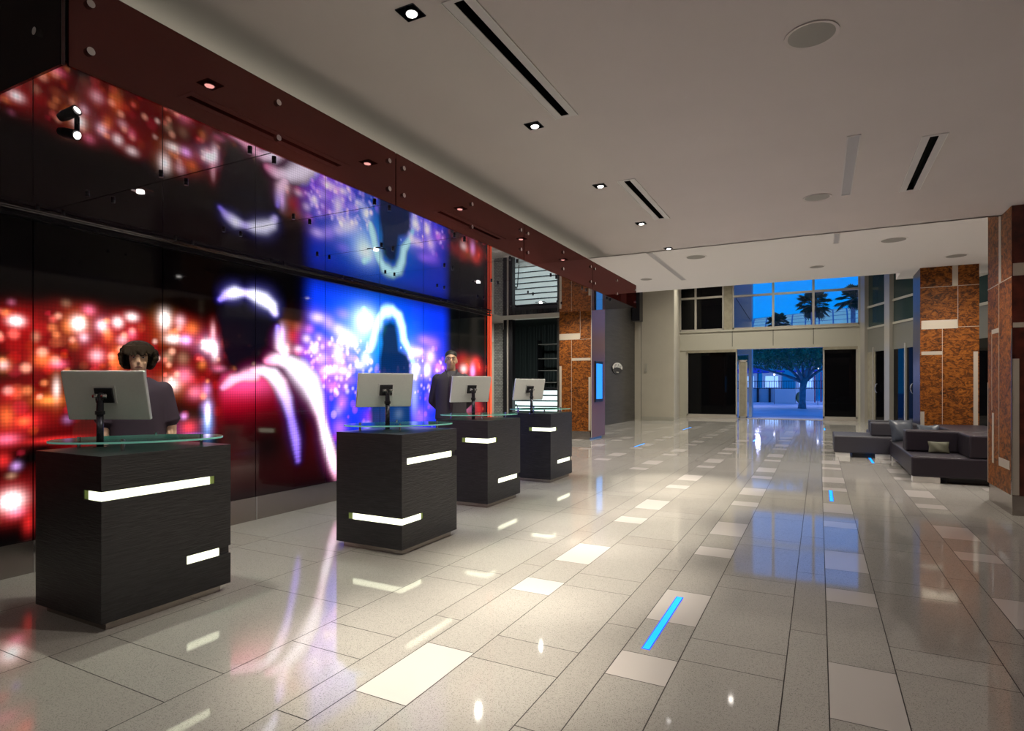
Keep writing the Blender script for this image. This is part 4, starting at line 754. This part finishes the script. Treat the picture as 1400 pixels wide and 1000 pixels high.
for a, b_ in zip(seams, seams[1:]):
    a_, bb = a + .004, b_ - .004
    ny, nz = int((bb - a_) / .0135), int((VZ1 - VZ0) / .0135)
    ys = np.linspace(a_, bb, ny + 1); zs = np.linspace(VZ0, VZ1, nz + 1)
    Y, Z = np.meshgrid(ys, zs, indexing='ij'); im = picture(Y, Z)
    vs = [(VX, y, z) for y in ys for z in zs]; nn = nz + 1
    fs = [(i * nn + j, (i + 1) * nn + j, (i + 1) * nn + j + 1, i * nn + j + 1) for i in range(ny) for j in range(nz)]
    o = mb('led').add(vs, fs).build('screen_panel', t)
    o['_org'] = 0
    at = o.data.color_attributes.new('picture', 'FLOAT_COLOR', 'POINT')
    buf = np.ones((len(vs), 4), np.float32); buf[:, :3] = im.reshape(-1, 3); at.data.foreach_set('color', buf.ravel())
mb('orangeedge').box(VX - .03, VX + .03, 9.60, 9.66, .0, 2.80).build('lit_edge', t)
mb('orangeedge').box(VX + .03, VX + .034, 9.50, 9.535, .0, 2.80).build('lit_edge', t)
mb('chrome').box(VX + .0, VX + .02, 9.585, 9.60, .25, 2.80).build('edge_trim', t)

# ---------------------------------------------------------------- reception desks
def lens_shape(c, L, Wd, ang, n=48):
    pts = []
    for i in range(n):
        a = 2 * pi * i / n
        x = L / 2 * cos(a); y = Wd / 2 * (abs(sin(a)) ** .92) * (1 if sin(a) >= 0 else -1)
        pts.append((c[0] + x * cos(ang) - y * sin(ang), c[1] + x * sin(ang) + y * cos(ang)))
    return pts
DW, DL, DH = .74, .86, 1.037
def desk(x, y, kind, label):
    # x, y: front corner nearest the camera
    t = thing('reception_desk', (x, y, 0), label, 'reception desk', 'reception desks')
    x0, x1, y0, y1 = x - DW, x, y, y + DL
    e = .022
    # carcass in layers, cut back where the light strips run
    hi = (.772, .828); lo = (.262, .318)
    if kind == 'A': cutH = (x1 - .19, x1, y0, y0 + .735); cutL = (x1 - .06, x1, y0 + .53, y1)
    elif kind == 'C': cutH = (x1 - .36, x1, y0, y0 + .235); cutL = (x1 - .06, x1, y0 + .26, y1)
    else: cutH = (x1 - .06, x1, y0 + .07, y1); cutL = (x1 - .60, x1, y0, y0 + .31)
    b = mb('oak')
    def layer(z0, z1, cut=None):
        if not cut: b.box(x0, x1, y0, y1, z0, z1); return
        cx0, cx1, cy0, cy1 = cut
        # plan minus an L-shaped shallow groove along the outer faces
        gy = e
        poly = [(x0, y0)]
        if cy0 <= y0 + 1e-6:          # wraps round the near corner
            poly += [(cx0, y0), (cx0, y0 + gy), (x1 - gy, y0 + gy), (x1 - gy, cy1), (x1, cy1), (x1, y1), (x0, y1)]
        else:
            poly += [(x1, y0), (x1, cy0), (x1 - gy, cy0), (x1 - gy, cy1), (x0, y1)] if cy1 >= y1 else []
        b.prism(poly, z0, z1)
    layer(.05, lo[0]); layer(lo[0], lo[1], cutL); layer(lo[1], hi[0]); layer(hi[0], hi[1], cutH); layer(hi[1], DH)
    b.build('body', t)
    mb('steel_base').box(x0 + .05, x1 - .03, y0 + .04, y1 - .06, 0, .05).build('plinth', t)
    def glow(cut, z0, z1, end):
        cx0, cx1, cy0, cy1 = cut; s_ = mb('stripwhite'); k = .003
        if cy0 <= y0 + 1e-6:
            s_.box(cx0 + .05, x1 - k, y0 + k, y0 + e, z0 + .002, z1 - .002).box(x1 - e, x1 - k, y0 + e, cy1 - .035, z0 + .002, z1 - .002)
            s_.use('stripend').box(cx0, cx0 + .05, y0 + k + .004, y0 + e, z0 + .002, z1 - .002).box(x1 - e, x1 - k - .004, cy1 - .035, cy1, z0 + .002, z1 - .002)
        else:
            s_.box(x1 - e, x1 - k, cy0, cy1 - .09, z0 + .002, z1 - .002)
        s_.build('light_strip', t)
    glow(cutH, *hi, 0); glow(cutL, *lo, 0)
    gc = ((x0 + x1) / 2 + .0, (y0 + y1) / 2 + .01)
    gz = DH + .05
    pl = lens_shape(gc, 1.02, .60, radians(50)); n = len(pl)
    gl = mb('desk_glass').add([(px, py, gz) for px, py in pl] + [(px, py, gz + .012) for px, py in pl], [tuple(range(n))[::-1], tuple(range(n, 2 * n))])
    gl.use('glass_edge').add([(px, py, gz) for px, py in pl] + [(px, py, gz + .012) for px, py in pl], [(i, (i + 1) % n, n + (i + 1) % n, n + i) for i in range(n)])
    gl.build('glass_top', t)
    for dx, dy in ((.22, .30), (-.24, .26), (-.27, -.24), (.16, -.20)):
        mb('chrome').tube([(gc[0] + dx, gc[1] + dy, DH), (gc[0] + dx, gc[1] + dy, gz + .026)], .011, 12).build('glass_standoff', t)
    mb('darkmetal').box(x0 - .012, x0, y0 + .05, y1 - .05, .1, DH - .05).build('back_panel', t)
    return t
DESKS = [(-3.735, 1.985, 'A', 'nearest black oak reception desk, its upper light strip the longest'), (-3.155, 4.06, 'B', 'second black reception desk, low light strip wrapping its near corner'),
         (-3.49, 6.12, 'C', 'third black reception desk, in front of the man with the collar'), (-3.565, 8.15, 'C', 'farthest and smallest-looking black reception desk, before the burl column')]
for dsk in DESKS: desk(*dsk)

def monitor(x, y, zc, yaw, wd, label, tilt=14):
    # built facing -Y (its back towards -Y), then turned
    t = thing('computer_monitor', (x, y, DH), label, 'monitor', 'monitors on poles', rz=yaw)
    hgt = wd * .60; zz = zc - DH; q = radians(tilt)
    yv = np.array([0, cos(q), sin(q)])     # panel normal axis (thickness), tilted
    up = np.array([0, -sin(q), cos(q)])
    def pb(b, u0, u1, v0, v1, w0, w1, bev=None):
        base = np.array([0, .035, zz])
        P = lambda u, v, w_: tuple(base + np.array([1, 0, 0]) * u + up * v + yv * w_)
        return b.add([P(u0, v0, w0), P(u1, v0, w0), P(u1, v0, w1), P(u0, v0, w1), P(u0, v1, w0), P(u1, v1, w0), P(u1, v1, w1), P(u0, v1, w1)],
                     [(0, 3, 2, 1), (4, 5, 6, 7), (0, 1, 5, 4), (1, 2, 6, 5), (2, 3, 7, 6), (3, 0, 4, 7)])
    sh = pb(mb('stainless'), -wd / 2, wd / 2, -hgt / 2, hgt / 2, 0, .028)
    sh = sh.build('shell', t, bevel=.006)
    pb(mb('monitor_edge'), -wd / 2 + .004, wd / 2 - .004, hgt / 2 - .006, hgt / 2 + .002, .002, .026).build('top_edge', sh)
    pb(mb('screenglow'), -wd / 2 + .02, wd / 2 - .02, -hgt / 2 + .02, hgt / 2 - .02, .028, .0295).build('screen', sh)
    pb(mb('monitor_edge'), -.075, .075, -.055, .07, -.008, 0).build('mount_frame', sh)
    pb(mb('blackplastic'), -.062, .062, -.045, .058, -.02, -.008).build('mount_plate', t, bevel=.003)
    vent = mb('blackplastic')
    for i in range(4): pb(vent, -wd * .30 + i * .03, -wd * .30 + i * .03 + .016, -hgt / 2 - .0015, -hgt / 2 + .004, .002, .02)
    vent.build('vent', sh)
    mb('polemetal').tube([(0, -.02, 0), (0, -.02, zz - .115)], .021, 20).build('pole', t, smooth=True)
    mb('blackplastic').tube([(0, -.02, zz - .125), (0, -.02, zz - .10)], .029, 20).build('collar', t)
    nk = mb('polemetal').tube([(0, -.02, zz - .10), (0, -.018, zz - .03)], [.022, .020], 20).build('neck', t)
    for sx in (-1, 1): mb('chrome').tube([(sx * .014, -.02, zz + .0), (sx * .045, -.02, zz + .0)], .015, 16).build('hinge_knuckle', nk, smooth=True)
    mb('blackplastic').tube([(0, -.018, zz - .035), (0, -.01, zz + .02)], [.018, .014], 12).build('hinge_arm', t)
    mb('chrome').tube([(0, -.02, -.0), (0, -.02, .008)], .04, 24).build('base_ring', t)
    return t
monitor(-4.30, 2.29, 1.385, radians(27), .565, 'pale metal monitor on a black pole, on the nearest desk before the curly-haired man', 13)
monitor(-3.62, 4.43, 1.41, radians(58), .54, 'pale monitor on a pole on the second desk, seen from behind', 14)
monitor(-3.79, 6.27, 1.41, radians(60), .54, 'pale monitor on the third desk, half hiding the man in the collar', 14)
monitor(-3.87, 8.10, 1.40, radians(60), .54, 'smallest-looking pale monitor, on the farthest desk before the lit slats', 14)

# ---------------------------------------------------------------- blue light strips let into the floor
def led_strip(x, a, b_, label, wdt=.036):
    t = thing('floor_light_strip', (x, a, 0), label, 'floor light', 'blue light strips in the floor')
    mb('bluerim').box(x - wdt / 2 - .006, x + wdt / 2 + .006, a - .006, b_ + .006, -.01, .0012).build('rim', t)
    mb('blueled').box(x - wdt / 2, x + wdt / 2, a, b_, .0012, .0022).build('diffuser', t)
for a in ((-.85, 3.25, 4.15, 'longest-looking blue light strip in the floor, at the bottom centre of the picture'), (.14, 8.5, 9.37, 'blue floor light strip in the middle distance, left of the near burl column'),
          (.905, 13.1, 14.3, 'blue floor light strip partly under the corner of the dark sofas'), (-3.93, 14.0, 14.9, 'blue floor light strip before the left burl column'),
          (-4.03, 20.2, 21.6, 'far blue floor light strip near the beige wall'), (-1.54, 16.8, 17.7, 'blue floor light strip on the way to the open entrance'), (.16, 22.2, 23.2, 'farthest blue floor light strip, right before the entrance')):
    led_strip(*a)

# ---------------------------------------------------------------- lounge sofas
def cush(b, x0, x1, y0, y1, z0, z1): return b.box(x0, x1, y0, y1, z0, z1)
t = thing('modular_sofa', (1.9, 11.5, 0), 'dark violet-grey block sofa nearest the camera, with an olive cushion in its corner', 'sofa', 'lounge sofas')
cush(mb('sofa'), 1.238, 2.75, 10.75, 13.9, .09, .39).build('seat_block', t, bevel=.025)
cush(mb('sofa'), 1.255, 2.75, 11.60, 11.95, .392, .73).build('backrest', t, bevel=.025)
cush(mb('sofa'), 1.95, 2.75, 10.78, 11.59, .392, .73).build('armrest', t, bevel=.025)
cush(mb('sofa'), 1.95, 2.75, 11.96, 13.9, .392, .72).build('backrest', t, bevel=.025)
for x, y in ((1.26, 10.78), (1.26, 13.6), (2.6, 10.78)): mb('white').box(x, x + .34, y, y + .2, 0, .09).build('foot', t)
mb('blackplastic').box(1.7, 2.7, 10.9, 13.8, 0, .088).build('recessed_base', t)
t = thing('modular_sofa', (1.2, 14.6, 0), 'dark grey low sofa block behind the nearest one, reaching farther left', 'sofa', 'lounge sofas')
cush(mb('sofa_light'), .27, 1.75, 13.93, 15.3, .09, .43).build('seat_block', t, bevel=.025)
cush(mb('sofa_light'), .95, 1.76, 14.25, 14.75, .432, .70).build('backrest', t, bevel=.025)
for x, y in ((.30, 13.95), (1.0, 13.95)): mb('white').box(x, x + .26, y, y + .2, 0, .09).build('foot', t)
mb('blackplastic').box(.6, 1.7, 14.0, 15.2, 0, .088).build('recessed_base', t)
def pillow(x, y, z, w_, h_, d_, m, label, rz=0, lean=.25):
    n = 14; vs = []; fs = []
    for sgn in (1, -1):
        for i in range(n + 1):
            for j in range(n + 1):
                u = i / n * 2 - 1; v = j / n * 2 - 1
                ed = (1 - abs(u) ** 2.6) * (1 - abs(v) ** 2.6); pin = 1 - .10 * (1 - abs(u * v)) * max(abs(u), abs(v)) ** 4
                yy = sgn * d_ / 2 * max(ed, 0) ** .5 + .008 * sin(5 * u + 3 * v) * ed
                X = u * w_ / 2 * pin; Zz = (v * pin + 1) * h_ / 2; Yy = yy + Zz * lean
                vs.append((x + X * cos(rz) - Yy * sin(rz), y + X * sin(rz) + Yy * cos(rz), z + Zz))
    for s_ in range(2):
        o_ = s_ * (n + 1) ** 2
        for i in range(n):
            for j in range(n):
                q = [o_ + i * (n + 1) + j, o_ + (i + 1) * (n + 1) + j, o_ + (i + 1) * (n + 1) + j + 1, o_ + i * (n + 1) + j + 1]
                fs.append(tuple(q if s_ == 0 else q[::-1]))
    o = mb(m).add(vs, fs).build('throw_pillow', smooth=True); tag(o, label, 'pillow', 'sofa pillows'); return o
pillow(1.68, 11.43, .393, .28, .18, .08, 'olive', 'small olive pillow in the corner of the nearest sofa', 0, .3)
pillow(1.42, 13.35, .392, .42, .42, .16, 'greyblue', 'crumpled grey-blue satin pillow lying on the sofas, left one', .3, .35)
pillow(1.72, 12.95, .392, .34, .36, .14, 'greyblue', 'grey-blue satin pillow lying on the sofas, right one', -.3, .35)
t = thing('modular_sofa', (1.4, 16.4, 0), 'farthest grey block sofa with two long back cushions, before the burl column', 'sofa', 'lounge sofas')
cush(mb('sofa_light'), 1.0, 1.72, 15.5, 16.6, .09, .42).build('seat_block', t, bevel=.025); cush(mb('sofa_light'), 1.0, 1.72, 15.6, 15.95, .42, .68).build('backrest', t, bevel=.025)
mb('blackplastic').box(1.1, 1.65, 15.6, 16.5, 0, .09).build('recessed_base', t)
# ---------------------------------------------------------------- people
def rotz(p, a, c): return (c[0] + p[0] * cos(a) - p[1] * sin(a), c[1] + p[0] * sin(a) + p[1] * cos(a), p[2])
def person(name_label, x, y, face, s, skin, kind):
    """standing figure; local frame: faces -Y, x to its left hand side; s = stature scale of a 1.75 m body"""
    t = thing('person', (x, y, 0), name_label, 'person')
    t.rotation_euler = (0, 0, face); t['_org'] = (0, 0, 0); t.scale = (s, s, s)
    # --- body (skin): head, neck, torso core, arms, hands, legs in one surface
    b = mb(skin)
    b.ell((0, .012, 1.655), (.072, .092, .100), 24, 16)                 # skull
    b.ell((0, -.018, 1.605), (.056, .068, .082), 20, 14)                # face
    b.ell((0, -.045, 1.552), (.030, .030, .024), 14, 10)                # chin
    b.tube([(0, -.082, 1.655), (0, -.102, 1.618), (0, -.092, 1.606)], [.008, .0135, .010], 10)  # nose
    b.ell((.0, -.084, 1.675), (.042, .012, .010), 12, 8)                # brow ridge
    for sx in (-1, 1):
        b.ell((sx * .073, .012, 1.63), (.010, .020, .032), 10, 8)       # ears
        b.ell((sx * .034, -.062, 1.612), (.020, .018, .018), 10, 8)     # cheeks
    b.capsule((0, .02, 1.57), (0, .028, 1.46), .054, .060)              # neck
    b.capsule((0, .02, 1.34), (0, .01, 1.02), .085, .10)
    b.capsule((-.13, .02, 1.39), (.13, .02, 1.39), .055, .055)
    if kind == 1: arms = [((sx * .168, .02, 1.405), (sx * .222, .03, 1.12), (sx * .232, -.05, .86), sx) for sx in (-1, 1)]
    else: arms = [((sx * .170, .02, 1.405), (sx * .235, .08, 1.13), (sx * .09, .185, .96), sx) for sx in (-1, 1)]
    for sh, el, wr, sx in arms:
        b.capsule(sh, el, .052, .041); b.capsule(el, wr, .041, .027)
        wr = np.array(wr); el_ = np.array(el); d_ = (wr - el_) / np.linalg.norm(wr - el_)
        side = np.cross(d_, [0, 1, 0]); side /= np.linalg.norm(side) + 1e-9; nrm = np.cross(side, d_)
        palm = wr + d_ * .05
        b.tube([wr, wr + d_ * .03, wr + d_ * .085], [(.026, .018), (.038, .017), (.040, .014)], 12)
        for i, L in enumerate((.062, .072, .068, .052)):
            st = wr + d_ * .085 + side * (-.029 + i * .0195); mid = st + d_ * L * .5 - nrm * .008; en = st + d_ * L * .92 - nrm * .028
            b.capsule(st - d_ * .01, mid, .0095, .0088, 8); b.capsule(mid, en, .0088, .0075, 8)
        st = wr + d_ * .03 - side * .028; mid = st - side * .022 + d_ * .03; en = mid + d_ * .03 - nrm * .01
        b.capsule(st, mid, .0115, .0105, 8); b.capsule(mid, en, .0105, .0085, 8)
    b.capsule((0, .01, 1.0), (0, .01, .93), .12, .125)
    for sx in (-1, 1):
        b.capsule((sx * .085, .01, .90), (sx * .095, .0, .50), .085, .055); b.capsule((sx * .095, .0, .50), (sx * .10, .02, .10), .055, .038)
        b.capsule((sx * .10, .03, .05), (sx * .115, -.12, .035), .036, .030)
    body = b.build('body', t, mods=[remesh(.0065, 3)])
    # --- clothes
    c = mb('tee' if kind == 1 else 'shirt')
    c.tube([(0, .014, 1.505), (0, .014, 1.485), (0, .014, 1.45), (0, .014, 1.40), (0, .01, 1.28), (0, .008, 1.12), (0, .01, .98), (0, .012, .90)],
           [(.075, .068), (.108, .080), (.160, .098), (.190, .114), (.192, .125), (.188, .122), (.196, .128), (.202, .132)], 32)
    if kind == 1:
        for sh, el, wr, sx in arms:
            e2 = np.array(sh) + (np.array(el) - np.array(sh)) * .80
            c.capsule(sh, e2, .068, .074)
            c.tube([e2, e2 + (np.array(el) - np.array(sh)) * .07], [.074, .080], 20)
    else:
        for sh, el, wr, sx in arms:
            c.capsule(sh, el, .068, .056); c.capsule(el, np.array(wr) * .95 + np.array(el) * .05, .056, .038)
    c.build('tee_shirt' if kind == 1 else 'shirt', t, mods=[remesh(.009, 6)])
    if kind == 2:
        k = mb('shirt')
        for sx in (-1, 1):
            k.add([(sx * .006, -.082, 1.452), (sx * .062, -.045, 1.515), (sx * .078, .0, 1.53), (sx * .080, -.01, 1.49), (sx * .06, -.075, 1.452), (sx * .035, -.10, 1.425)], [(0, 1, 2, 3, 4, 5)])
        k.build('collar', t, mods=[lambda o: setattr(o.modifiers.new('thick', 'SOLIDIFY'), 'thickness', .008)])
        mb('tie').tube([(0, -.088, 1.452), (0, -.103, 1.43), (0, -.128, 1.33), (0, -.138, 1.20), (0, -.132, 1.02)], [(.010, .006), (.014, .006), (.024, .005), (.032, .005), (.02, .005)], 10).build('tie', t)
    p = mb('trousers')
    p.tube([(0, .012, .985), (0, .012, .92), (0, .012, .84)], [(.172, .120), (.182, .130), (.170, .125)], 28)
    for sx in (-1, 1): p.tube([(sx * .085, .01, .90), (sx * .095, .0, .50), (sx * .10, .02, .07)], [.102, .078, .068], 20)
    p.build('trousers', t, mods=[remesh(.012, 4)])
    for sx in (-1, 1): mb('shoe').capsule((sx * .10, .04, .045), (sx * .118, -.14, .038), .045, .038).build('shoe', t, smooth=True)
    # --- face details
    for sx in (-1, 1):
        ey = mb('eyewhite').ell((sx * .031, -.080, 1.655), (.0125, .008, .006), 12, 8).build('eye', t, smooth=True)
        mb('eye').ell((sx * .031, -.087, 1.655), (.0055, .003, .0055), 10, 8).build('iris', ey, smooth=True)
        mb('brow').tube([(sx * .014, -.092, 1.674), (sx * .034, -.090, 1.679), (sx * .052, -.076, 1.673)], [.0035, .0045, .003], 8).build('eyebrow', t)
    mb('lip').tube([(-.024, -.076, 1.580), (-.010, -.0865, 1.583), (0, -.0875, 1.581), (.010, -.0865, 1.583), (.024, -.076, 1.580)], [(.002, .003), (.004, .005), (.004, .005), (.004, .005), (.002, .003)], 8).build('lips', t)
    # --- hair
    h_ = mb('hair1' if kind == 1 else 'hair2'); r = random.Random(5)
    if kind == 1:
        for i in range(520):
            a = r.uniform(0, 2 * pi); el = r.uniform(-.85, 1.4)
            px, py, pz = cos(el) * cos(a), cos(el) * sin(a), sin(el)
            if py < -.35 and pz < .30: continue
            R_ = r.uniform(.108, .128)
            h_.ell((px * R_, .02 + py * R_ * 1.02, 1.662 + pz * .108), (.019, .019, .02), 8, 6)
        for i in range(24):     # fringe
            u = -1 + 2 * i / 23; h_.capsule((u * .085, -.085 + .03 * u * u, 1.735), (u * .088 + r.uniform(-.012, .012), -.104 + .035 * u * u, 1.680 + r.uniform(-.020, .016)), .013, .006, 8)
        h_.ell((0, .03, 1.655), (.094, .088, .10), 24, 16); h_.build('curly_hair', t, mods=[remesh(.005, 0)])
        hb = mb('band').ell((0, .035, 1.733), (.098, .100, .062), 28, 14); hb.build('dark_cap', t, smooth=True)
    else:
        h_.ell((0, .026, 1.703), (.0758, .090, .069), 28, 18)
        o = h_.build('short_hair', t, smooth=True)
        o.scale = (1, 1, 1)
    return t
person('young person with bushy dark curly hair in a plum T-shirt, standing behind the nearest desk', -4.79, 2.82, radians(59.5), 1.012, 'skin1', 1)
person('tall person with cropped hair in a dark collared shirt, standing behind the third desk', -4.55, 6.95, radians(33), 1.105, 'skin2', 2)

# ---------------------------------------------------------------- the plaza outside
struct(mb('ground').box(-80, 80, 28.85, 200, -.2, -.012).build('floor'))
t = thing('planter_wall', (-2.6, 56, 0), 'pale rectangular planter wall on the plaza outside the open entrance', 'planter')
mb('planter').box(-3.45, -1.8, 55.5, 57, 0, 1.22).build('wall_block', t); mb('foliage').ell((-1.45, 56.4, .5), (.35, .4, .5), 14, 10).build('shrub', t)
t = thing('low_wall', (-5.5, 60, 0), 'low grey plaza wall with dark posts, left of the pale planter', 'wall')
mb('planter').box(-9, -3.5, 59, 59.4, 0, 1.3).build('wall_block', t)
for x in (-5.1, -4.1): mb('darkmetal').box(x, x + .18, 58.8, 58.98, 0, 1.3).build('post', t)
t = thing('shade_tree', (-1.0, 43.2, 0), 'leafy green tree with forking trunk on the plaza outside the entrance', 'tree')
tk = mb('bark'); tk.tube([(-1.0, 43.2, 0), (-.98, 43.2, .5), (-.95, 43.2, 1.4), (-.85, 43.2, 2.0)], [.26, .20, .19, .24], 14)
rr = random.Random(2); tips = []
for dx, dz, dy in ((-1.9, 1.7, .3), (-1.0, 2.0, -.4), (-.2, 2.2, .5), (.6, 2.0, -.3), (1.4, 1.8, .2), (2.2, 1.6, .4), (-2.7, 1.0, .2), (1.0, 2.4, 1)):
    p0 = np.array((-.9, 43.2, 1.7)); p1 = p0 + np.array((dx * .35, dy, dz * .42)); p2 = p0 + np.array((dx, dy * 2, dz)); p3 = p0 + np.array((dx * 1.5, dy * 2.4, dz * 1.35))
    tk.tube([p0, p1, p2, p3], [.13, .085, .05, .02], 8); tips += [p1, p2, p3]
    for q in range(3):
        e_ = p2 + np.array((rr.uniform(-.7, .7), rr.uniform(-.7, .7), rr.uniform(.1, .8))); tk.tube([p1 + (p2 - p1) * rr.random(), e_], [.035, .012], 6); tips.append(e_)
tk.build('trunk', t, smooth=True)
lf = mb('foliage')
for i in range(13000):
    a = rr.uniform(0, 2 * pi); r_ = 4.4 * sqrt(rr.random()); z = 3.95 + rr.uniform(-1, 1) * 1.25 * sqrt(max(0, 1 - (r_ / 4.5) ** 2)) - .12 * r_ * rr.random()
    c = np.array((-1.2 + r_ * cos(a), 43.2 + r_ * sin(a) * .8, z)); c[2] += .25 * sin(c[0] * 3.1) * sin(c[1] * 2.3)
    if sin(c[0] * 5.3 + 1) * sin(c[1] * 4.1) * sin(c[2] * 4.7) > .45: continue
    u = np.array([rr.gauss(0, 1) for _ in range(3)]); u /= np.linalg.norm(u); v = np.cross(u, [rr.gauss(0, 1) for _ in range(3)]); v /= np.linalg.norm(v)
    s_ = rr.uniform(.07, .13); lf.add([c - u * s_, c - v * s_ * .5, c + u * s_, c + v * s_ * .5], [(0, 1, 2, 3)])
lf.build('foliage', t)
t = thing('patio_umbrella', (-5.6, 50, 0), 'blue patio umbrella on the plaza, left of the tree', 'umbrella')
n = 8; cx, cy = -4.9, 50
mb('umbrella').add([(cx, cy, 3.15)] + [(cx + 1.5 * cos(2 * pi * i / n), cy + 1.5 * sin(2 * pi * i / n), 2.5) for i in range(n)], [(0, 1 + i, 1 + (i + 1) % n) for i in range(n)]).build('canopy', t)
mb('darkmetal').tube([(cx, cy, 0), (cx, cy, 3.1)], .035, 8).build('pole', t)
for i, (x, y) in enumerate(((-6.6, 66), (-4.3, 66), (-1.2, 66))):
    t = thing('plaza_kiosk', (x, y, 0), ('pale lit kiosk on the plaza, ' + ('leftmost', 'middle', 'right one beside the tree trunk')[i]), 'kiosk', 'plaza kiosks')
    M['kioskglow'] = M.get('kioskglow') or mat('kiosk_window', (.3, .5, .8), .5, emit=(.35, .6, 1), es=1.0)
    mb('planter').box(x - .9, x + .9, y, y + 2, 0, 2.9).build('walls', t); mb('kioskglow').box(x - .6, x + .6, y - .02, y, 1.35, 2.5).build('window', t); mb('umbrella').box(x - 1.1, x + 1.1, y - .4, y + 2.2, 2.9, 3.05).build('roof', t)
t = thing('plaza_railing', (-2, 58, 0), 'dark plaza railing with upright bars behind the planter', 'railing')
r_ = mb('darkmetal').box(-9, 3, 58, 58.05, 1.9, 1.95).box(-9, -8.95, 58, 58.05, 0, 1.95).box(-4, -3.95, 58, 58.05, 0, 1.95).box(2.95, 3, 58, 58.05, 0, 1.95).box(-9, 3, 58, 58.05, 1.25, 1.3)
for i in range(60): r_.box(-9 + i * .2, -8.97 + i * .2, 58, 58.03, 1.2, 1.95)
r_.build('bars', t)
for i, x in enumerate((-.35, .15, .65, 1.15)):
    t = thing('red_post', (x, 60 + i, 0), 'slim red post on the plaza right of the tree trunk, ' + ('first', 'second', 'third', 'fourth')[i] + ' from the trunk', 'post', 'red plaza posts')
    mb('redpost').tube([(x, 60 + i, 0), (x, 60 + i, 2.7)], .05, 8).build('shaft', t); mb('redpost').ell((x, 60 + i, 2.72), (.07, .07, .05), 8, 6).build('cap', t)
for i, (x, z) in enumerate(((-.1, 2.85), (.3, 2.85), (.6, 2.85), (-3.2, 2.4), (.5, 3.6))):
    t = thing('plaza_lamp', (x, 52, 0), 'small glowing globe lamp on a thin post on the plaza, number of globes apart: ' + ('near the trunk', 'beside the red posts', 'above the red posts', 'beside the umbrella', 'highest one')[i], 'lamp', 'plaza globe lamps')
    t['label'] = 'small glowing globe lamp on the plaza, ' + ('just right of the tree trunk', 'beside the red posts', 'above the farthest red posts', 'beside the blue umbrella', 'the highest one')[i]
    mb('lamppost').tube([(x, 52, 0), (x, 52, z)], .02, 6).build('post', t); mb('bulb').ell((x, 52, z), (.07, .07, .07), 8, 6).build('globe', t)
for x, y in ((-4, 47), (.5, 50), (-1.5, 62), (3, 58), (-6, 60)):
    d_ = bpy.data.lights.new('plaza_light', 'POINT'); d_.energy = 170; d_.color = (.5, .55, 1); d_.shadow_soft_size = .15
    o = bpy.data.objects.new('plaza_light', d_); COL.objects.link(o); o.location = (x, y, 3.4 if y > 55 else 2.6)
def palm(x, y, H_, label, seed):
    t = thing('palm_tree', (x, y, 0), label, 'palm tree', 'palms behind the plaza')
    r = random.Random(seed)
    mb('bark').tube([(x, y, 0), (x, y, H_)], [.32, .22], 10).build('trunk', t)
    for k in range(75):
        a = r.uniform(0, 2 * pi); e_ = r.uniform(-.75, 1.3); L = r.uniform(.7, 1.15)
        d0 = np.array((cos(a) * cos(e_), sin(a) * cos(e_), sin(e_))); hub = np.array((x, y, H_)) + d0 * L
        f = mb('palm').tube([(x, y, H_), tuple(hub)], [.03, .02], 5)
        s_ = np.cross(d0, [0, 0, 1]); s_ /= np.linalg.norm(s_) + 1e-9; up_ = np.cross(s_, d0)
        for q in range(11):
            th = -1.25 + 2.5 * q / 10; v = d0 * cos(th) + s_ * sin(th); ln = 1.0 * (1 - .25 * abs(th)); tip = hub + v * ln + np.array((0, 0, -.25 * ln)); w_ = np.cross(v, up_) * .11
            f.add([hub, hub + v * ln * .5 + w_, tip, hub + v * ln * .5 - w_], [(0, 1, 2, 3)])
        f.build('frond', t)
palm(-.55, 70, 10.0, 'fan palm seen through the middle of the blue upper window', 3)
palm(3.3, 75, 11.0, 'fan palm cut by the right jamb of the blue upper window', 4)
palm(-5.4, 95, 10.6, 'low distant palm top at the left of the fan palm', 6)
t = thing('vaulted_building', (0, 112, 0), 'long building with a glazed barrel roof behind the palms', 'building')
mb('planter').box(-26, 24, 108, 122, 0, 11).build('walls', t)
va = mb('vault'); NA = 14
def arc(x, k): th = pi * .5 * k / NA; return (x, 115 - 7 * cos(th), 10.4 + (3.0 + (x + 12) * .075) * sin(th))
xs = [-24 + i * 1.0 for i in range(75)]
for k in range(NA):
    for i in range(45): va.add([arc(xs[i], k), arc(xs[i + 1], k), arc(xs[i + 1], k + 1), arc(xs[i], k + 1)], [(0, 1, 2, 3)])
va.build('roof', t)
for i in range(2, 45, 2): mb('vaultrib').tube([arc(xs[i], k) for k in range(0, NA + 1)], .10, 6).build('roof_rib', t)
for k in range(2, NA, 2): mb('vaultrib').tube([arc(xs[0], k), arc(xs[-1], k)], .05, 6).build('glazing_bar', t)

for o in SC.objects:
    if '_org' in o: del o['_org']
